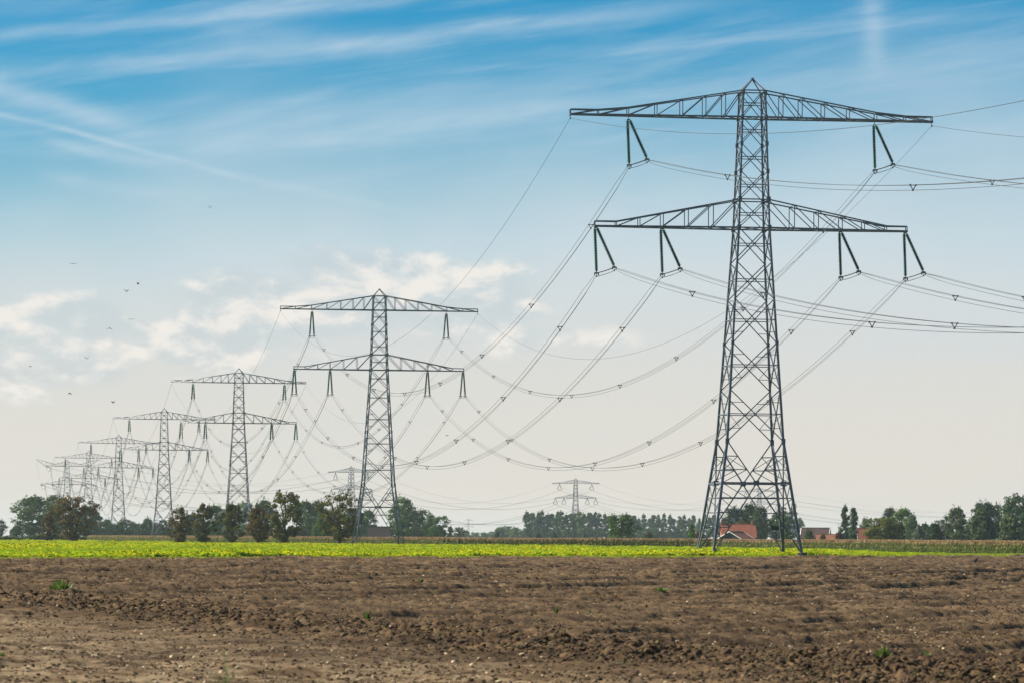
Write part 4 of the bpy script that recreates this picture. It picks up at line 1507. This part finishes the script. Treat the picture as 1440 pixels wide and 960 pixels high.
def hedge(name, x0, x1, d, h, leafmat, label, n, leaf, depth=5.0):
    rg = np.random.default_rng(int(x0) + 500)
    a, c = at(x0, d), at(x1, d)
    x = rg.uniform(a.x, c.x, n)
    y = d + rg.uniform(0, depth, n)
    top = h * (0.85 + 0.7 * vnoise(x * 0.12, x * 0 + 2, 6) + 0.35 * vnoise(x * 0.6, x * 0 + 4, 7))
    z = rg.power(1.4, n) * top
    v, f = leaf_quads(np.stack([x, y, z], -1), rg.uniform(0.6, 1.4, n) * leaf, rg, 0.9, 2.4)
    o = ob(name, mesh_np(name, v, f, [leafmat]))
    return tag(o, label, 'hedge')


hedge('reed_hedge', -30, 250, 1240, 2.3, 'hedge_leaf', 'long low pale green hedge behind the crop at far left', 26000, 0.34)
hedge('tall_grass_strip', 215, 300, 1200, 1.5, 'corn_dry', 'tan strip of dry grass behind the leftmost bushy tree', 5000, 0.26)


# ------------------------------------------------------------------ houses
def house(name, label, px, d, w, dep, eave, ridge, rotz, roofmat, wallmat, gable_x=True, chimneys=(), trim=None, hip=0.0):
    """ridge runs along local x; > wall, roof (> chimney), gable trim"""
    root = bpy.data.objects.new(name, None)
    COL.objects.link(root)
    root.location = at(px, d)
    root.rotation_euler = (0, 0, rotz)
    tag(root, label, 'building', 'farm buildings behind the corn')
    b = MB()
    hx, hy = w / 2, dep / 2
    b.add([(-hx, -hy, 0), (hx, -hy, 0), (hx, hy, 0), (-hx, hy, 0), (-hx, -hy, eave), (hx, -hy, eave), (hx, hy, eave), (-hx, hy, eave), (-hx + hip, 0, ridge - 0.1), (hx - hip, 0, ridge - 0.1)],
          [(0, 1, 5, 4), (2, 3, 7, 6), (1, 2, 6, 5), (3, 0, 4, 7), (5, 6, 9), (7, 4, 8)])
    ob('wall', b.mesh('wall', [wallmat]), root)
    r = MB()
    o = 0.35
    t = 0.14
    for s in (-1, 1):
        e = [(-hx - o, s * (hy + o), eave - 0.12), (hx + o, s * (hy + o), eave - 0.12), (hx + o - hip, 0, ridge), (-hx - o + hip, 0, ridge)]
        if s > 0:
            e = e[::-1]
        vs = e + [(x, y, z + t) for x, y, z in e]
        r.add(vs, [(3, 2, 1, 0), (4, 5, 6, 7), (0, 1, 5, 4), (1, 2, 6, 5), (2, 3, 7, 6), (3, 0, 4, 7)])
    r.tube([(-hx - o + hip, 0, ridge + t), (hx + o - hip, 0, ridge + t)], 0.16, 6)
    ro = ob('roof', r.mesh('roof', [roofmat]), root)
    for cx in chimneys:
        c = MB()
        c.box((cx, 0, ridge + 0.35), (0.75, 0.75, 1.5))
        c.box((cx, 0, ridge + 1.15), (0.9, 0.9, 0.14))
        ob('chimney', c.mesh('chimney', ['brick_wall']), ro)
    if trim:
        for sx in (-1, 1):
            for s in (-1, 1):
                g = MB()
                xx = sx * (hx + o + 0.04)
                g.tube([(xx, s * (hy + o), eave - 0.08), (xx, 0, ridge + 0.06)], 0.14, 4)
                ob('gable_trim', g.mesh('gable_trim', [trim]), root)
    for k in range(2):
        g = MB()
        gx = -hx * 0.45 + k * hx * 0.9
        g.box((gx, -hy - 0.02, eave * 0.55), (1.1, 0.08, 1.1))
        wn = ob('window', g.mesh('window', ['white_paint']), root)
        g = MB()
        g.box((gx, -hy - 0.05, eave * 0.55), (0.92, 0.06, 0.92))
        ob('pane', g.mesh('pane', ['glass']), wn)
    return root


house('farmhouse', 'farmhouse with large red tiled roof between the legs of the largest pylon', 1037.5, 1262, 11.0, 8.0, 3.0, 7.3, R(4), 'tile_red', 'brick_wall', chimneys=(-5.2, 5.0))
house('barn', 'low black gabled barn with white edges in front of the red farmhouse', 1035, 1246, 13.0, 9.8, 1.9, 4.75, R(68), 'tile_red', 'black_boards', trim='white_paint')
house('cottage', 'brown roofed house right of the largest pylon', 1147, 1240, 8.6, 6.5, 2.8, 6.1, R(-12), 'tile_brown', 'pale_wall', trim='white_paint')
house('lean_to_shed', 'low orange roofed shed in front of the brown roofed house', 1163, 1225, 6.8, 4.0, 2.4, 4.0, R(3), 'tile_orange', 'brick_wall')
house('white_shed', 'small pale shed behind the purple bush', 1180, 1235, 3.4, 3.4, 3.0, 4.9, R(80), 'tile_brown', 'white_paint')
house('red_gable_house', 'red tiled steep roof left of the yellow-green tree', 1216, 1230, 4.6, 6.0, 2.2, 6.0, R(5), 'tile_red', 'pale_wall')
house('field_shed', 'dark purple-brown shed roof seen through the second pylon', 533, 1480, 8.6, 7.0, 2.0, 6.2, R(4), 'tile_shaded', 'black_boards')


# ------------------------------------------------------------------ birds
def ring_body(b, rings, n=8, mi=0):
    """rings: (centre, radius across, radius up) along the body"""
    base = len(b.v)
    for c, ra, ru in rings:
        for k in range(n):
            a = 2 * math.pi * k / n
            b.v.append((c[0], c[1] + math.cos(a) * ra, c[2] + math.sin(a) * ru))
    for i in range(len(rings) - 1):
        for k in range(n):
            b.f.append((base + i * n + k, base + i * n + (k + 1) % n, base + (i + 1) * n + (k + 1) % n, base + (i + 1) * n + k))
            b.mi.append(mi)


def flying_bird(dihedral):
    b = MB()
    ring_body(b, [((0.20, 0, 0.02), 0.004, 0.004), ((0.16, 0, 0.02), 0.022, 0.022), ((0.12, 0, 0.02), 0.035, 0.035), ((0.05, 0, 0), 0.05, 0.048), ((-0.06, 0, 0), 0.045, 0.04),
                  ((-0.14, 0, 0.01), 0.025, 0.015), ((-0.26, 0, 0.015), 0.06, 0.006)])
    for s in (-1, 1):
        def w(x, y, f=1.0):
            return (x, s * y * math.cos(dihedral * f), y * math.sin(dihedral * f))
        top = [w(0.08, 0.03), w(0.10, 0.18), w(0.06, 0.36), w(-0.03, 0.48), w(-0.08, 0.40), w(-0.09, 0.18), w(-0.08, 0.03)]
        bot = [(x, y, z - 0.012) for x, y, z in top]
        n = len(top)
        bot = [(x, y, z - 0.03) for x, y, z in top]
        b.add(top + bot, [tuple(range(n)), tuple(range(n, 2 * n))[::-1]] + [(k, n + k, n + (k + 1) % n, (k + 1) % n) for k in range(n)])
    return b.mesh('flying_bird', ['feather'])


FB = [flying_bird(R(a)) for a in (38, 8, -25)]
for k, (x, y, lab) in enumerate([(296, 292, 'bird flying alone highest in the blue sky'), (103, 371, 'bird with spread wings flying high at left below the wisps'),
                                 (194, 398, 'upper of two birds flying close together in the pale sky'), (178, 410, 'lower of two birds flying close together in the pale sky'),
                                 (185, 449, 'bird flying over the right end of the left cumulus cloud'), (154, 461, 'bird flying against the bright left cumulus cloud'),
                                 (122, 504, 'bird flying below the left cumulus cloud'), (43, 515, 'bird flying nearest to the left edge'),
                                 (98, 552, 'bird flying straight above the farthest left pylon'), (159, 566, 'tiny bird just left of the fourth pylon top'),
                                 (629, 612, 'bird flying between the cables right of the second pylon')]):
    d = 540
    o = ob('flying_bird', FB[k % 3], loc=at(x, d, zat(y, d, x), y), rotz=random.uniform(0, 6.28))
    tag(o, lab, 'bird', 'birds in the sky')


def crow(name, px, d, rotz, label, upright=0.35, s=1.0):
    b = MB()
    ring_body(b, [((-0.30, 0, 0.13), 0.03, 0.006), ((-0.20, 0, 0.16), 0.035, 0.02), ((-0.10, 0, 0.19), 0.065, 0.06), ((0.02, 0, 0.21), 0.085, 0.09), ((0.10, 0, 0.245), 0.075, 0.085),
                  ((0.155, 0, 0.29), 0.05, 0.055), ((0.19, 0, 0.325), 0.05, 0.05), ((0.225, 0, 0.335), 0.042, 0.042), ((0.25, 0, 0.33), 0.018, 0.018), ((0.305, 0, 0.315), 0.003, 0.004)], 10)
    root = ob(name, b.mesh('crow', ['feather']))
    z = float(soil_h(np.array([at(px, d).x]), np.array([float(d)]))[0])
    root.location = at(px, d, z)
    root.rotation_euler = (0, -upright, rotz)
    root.scale = (s, s, s)
    for sy in (-1, 1):
        g = MB()
        g.tube([(0.0, sy * 0.035, 0.14), (0.01, sy * 0.035, 0.06), (0.0, sy * 0.035, 0.0)], 0.009, 5)
        g.tube([(0.0, sy * 0.035, 0.004), (0.06, sy * 0.035, 0.0)], 0.007, 5)
        ob('leg', g.mesh('leg', ['feather']), root)
    tag(root, label, 'bird', 'crows on the field')


crow('crow', 1373, 344, R(20), 'black crow standing on the bare field near the right edge', 0.25, 1.4)
crow('crow', 1149, 412, R(80), 'left and taller of two crows at the crop edge below the pylon', 0.8, 1.4)
crow('crow', 1166, 414, R(160), 'right and lower of two crows at the crop edge below the pylon', 0.1, 1.25)


# ------------------------------------------------------------------ weeds on the bare earth
def weed(px, py, wpx, hpx, label, seed, m='weed_leaf', n=70, dry=False, d=None, name='weed'):
    d = d or EYE * FPX / (py - ROLL * (px - 720.0) - HOR)
    p = at(px, d)
    p.z = float(soil_h(np.array([p.x]), np.array([p.y]))[0]) - 0.01
    w, h = wpx / FPX * d * 1.15, hpx / FPX * d * 1.3
    rg = np.random.default_rng(900 + seed)
    r = random.Random(900 + seed)
    b = MB()
    for k in range(n):
        a = r.uniform(0, 6.28)
        rr = (r.random() ** 0.6) * w / 2
        x0, y0 = rr * 0.55 * math.cos(a), rr * 0.55 * math.sin(a)
        hh = h * r.uniform(0.5, 1.05) * (1 - 0.5 * (rr / (w / 2)) ** 2)
        x1, y1 = rr * math.cos(a) * 1.1, rr * math.sin(a) * 1.1
        wd = r.uniform(0.014, 0.03) * (0.6 + w)
        px_, py_ = -math.sin(a + 1) * wd, math.cos(a + 1) * wd
        xm, ym = lerp(x0, x1, 0.5), lerp(y0, y1, 0.5)
        b.add([(x0 - px_ * .4, y0 - py_ * .4, 0), (x0 + px_ * .4, y0 + py_ * .4, 0), (xm + px_, ym + py_, hh * 0.62), (xm - px_, ym - py_, hh * 0.62), (x1, y1, hh)],
              [(0, 1, 2, 3), (3, 2, 4)])
    o = ob(name, b.mesh(name, [m]), loc=p)
    return tag(o, label, 'weed', 'weeds on the bare earth')


weed(88, 838, 36, 17, 'wide grass tuft on the bare earth at left', 1, n=150)
weed(112, 838, 12, 11, 'small dark tuft right against the wide grass tuft', 2, n=40)
weed(517, 875, 10, 13, 'small bright weed on the dark clod strip, left of centre', 3, n=40)
weed(507, 813, 10, 4, 'leftmost small weed of the three in the middle distance', 4, n=40)
weed(558, 822, 7, 5, 'middle small weed of the three in the middle distance', 5, n=40)
weed(593, 823, 6, 6, 'rightmost small weed of the three in the middle distance', 6, n=40)
weed(1243, 925, 24, 16, 'leafy green weed in the right foreground', 7, n=90)
weed(1302, 921, 18, 8, 'flat weed right of the leafy green foreground weed', 8, n=50)
weed(783, 864, 6, 10, 'thin upright weed just right of centre', 9, n=25)
weed(830, 862, 5, 9, 'paler thin weed beside the thin upright one', 10, n=18, m='weed_dry')
weed(930, 836, 24, 5, 'flat patch of weeds left below the largest pylon', 11, n=70)
weed(989, 835, 5, 6, 'tiny weed right of the flat weed patch', 12, n=25)
weed(1074, 837, 9, 5, 'tiny weed straight below the largest pylon', 13, n=30)
weed(878, 850, 8, 5, 'tiny weed between the thin upright weed and the flat patch', 14, n=30)
weed(1197, 799, 6, 3, 'yellowish weed far out on the earth right of the pylon', 15, n=30)
weed(4, 926, 12, 5, 'weed at the left edge of the picture', 16, n=30)
weed(1384, 890, 8, 4, 'tiny weed on the furrows near the right edge', 17, n=30)


def tall_weed():
    d = 43.0
    r = random.Random(77)
    p = at(322, d)
    p.z = float(soil_h(np.array([p.x]), np.array([p.y]))[0]) - 0.02
    b = MB()
    for k in range(9):
        a = r.uniform(0, 6.28)
        rr = r.uniform(0.03, 0.2)
        hh = r.uniform(0.45, 0.82)
        top = Vector((rr * math.cos(a) * 1.3 - 0.03, rr * math.sin(a), hh))
        b.tube([(0, 0, 0), lerp(Vector((0, 0, 0)), top, 0.5) + Vector((-0.02, 0, 0.05)), top], [0.006, 0.004, 0.002], 4)
        for j in range(7):
            t = 0.3 + 0.1 * j
            q = lerp(Vector((0, 0, 0)), top, t) + Vector((-0.015, 0, 0.04))
            aa = r.uniform(0, 6.28)
            L = r.uniform(0.05, 0.14)
            e = q + Vector((math.cos(aa) * L, math.sin(aa) * L, r.uniform(0.02, 0.09)))
            s = Vector((-math.sin(aa), math.cos(aa), 0)) * 0.009
            m = lerp(q, e, 0.5)
            b.add([q, m + s, e, m - s], [(0, 1, 2, 3)])
    o = ob('tall_weed', b.mesh('tall_weed', ['weed_dry']), loc=p)
    tag(o, 'tall blurred pale weed at the bottom edge, left of centre', 'weed', 'weeds on the bare earth')


tall_weed()

# ------------------------------------------------------------------ the air
HAZE = 0.000044
b = MB()
b.box((0, 6000, 29.5), (16000, 12400, 61.5))
hz = ob('haze', b.mesh('haze', []))
hm = bpy.data.materials.new('haze')
hm.use_nodes = True
ht = hm.node_tree
ht.nodes.clear()
ho = ht.nodes.new('ShaderNodeOutputMaterial')
pv = ht.nodes.new('ShaderNodeVolumePrincipled')
pv.inputs['Color'].default_value = (0.72, 0.86, 0.97, 1)
pv.inputs['Density'].default_value = HAZE
pv.inputs['Anisotropy'].default_value = 0.2
ht.links.new(pv.outputs[0], ho.inputs['Volume'])
hz.data.materials.append(hm)
kind(hz, 'stuff', 'thin pale haze over the whole countryside', 'haze')
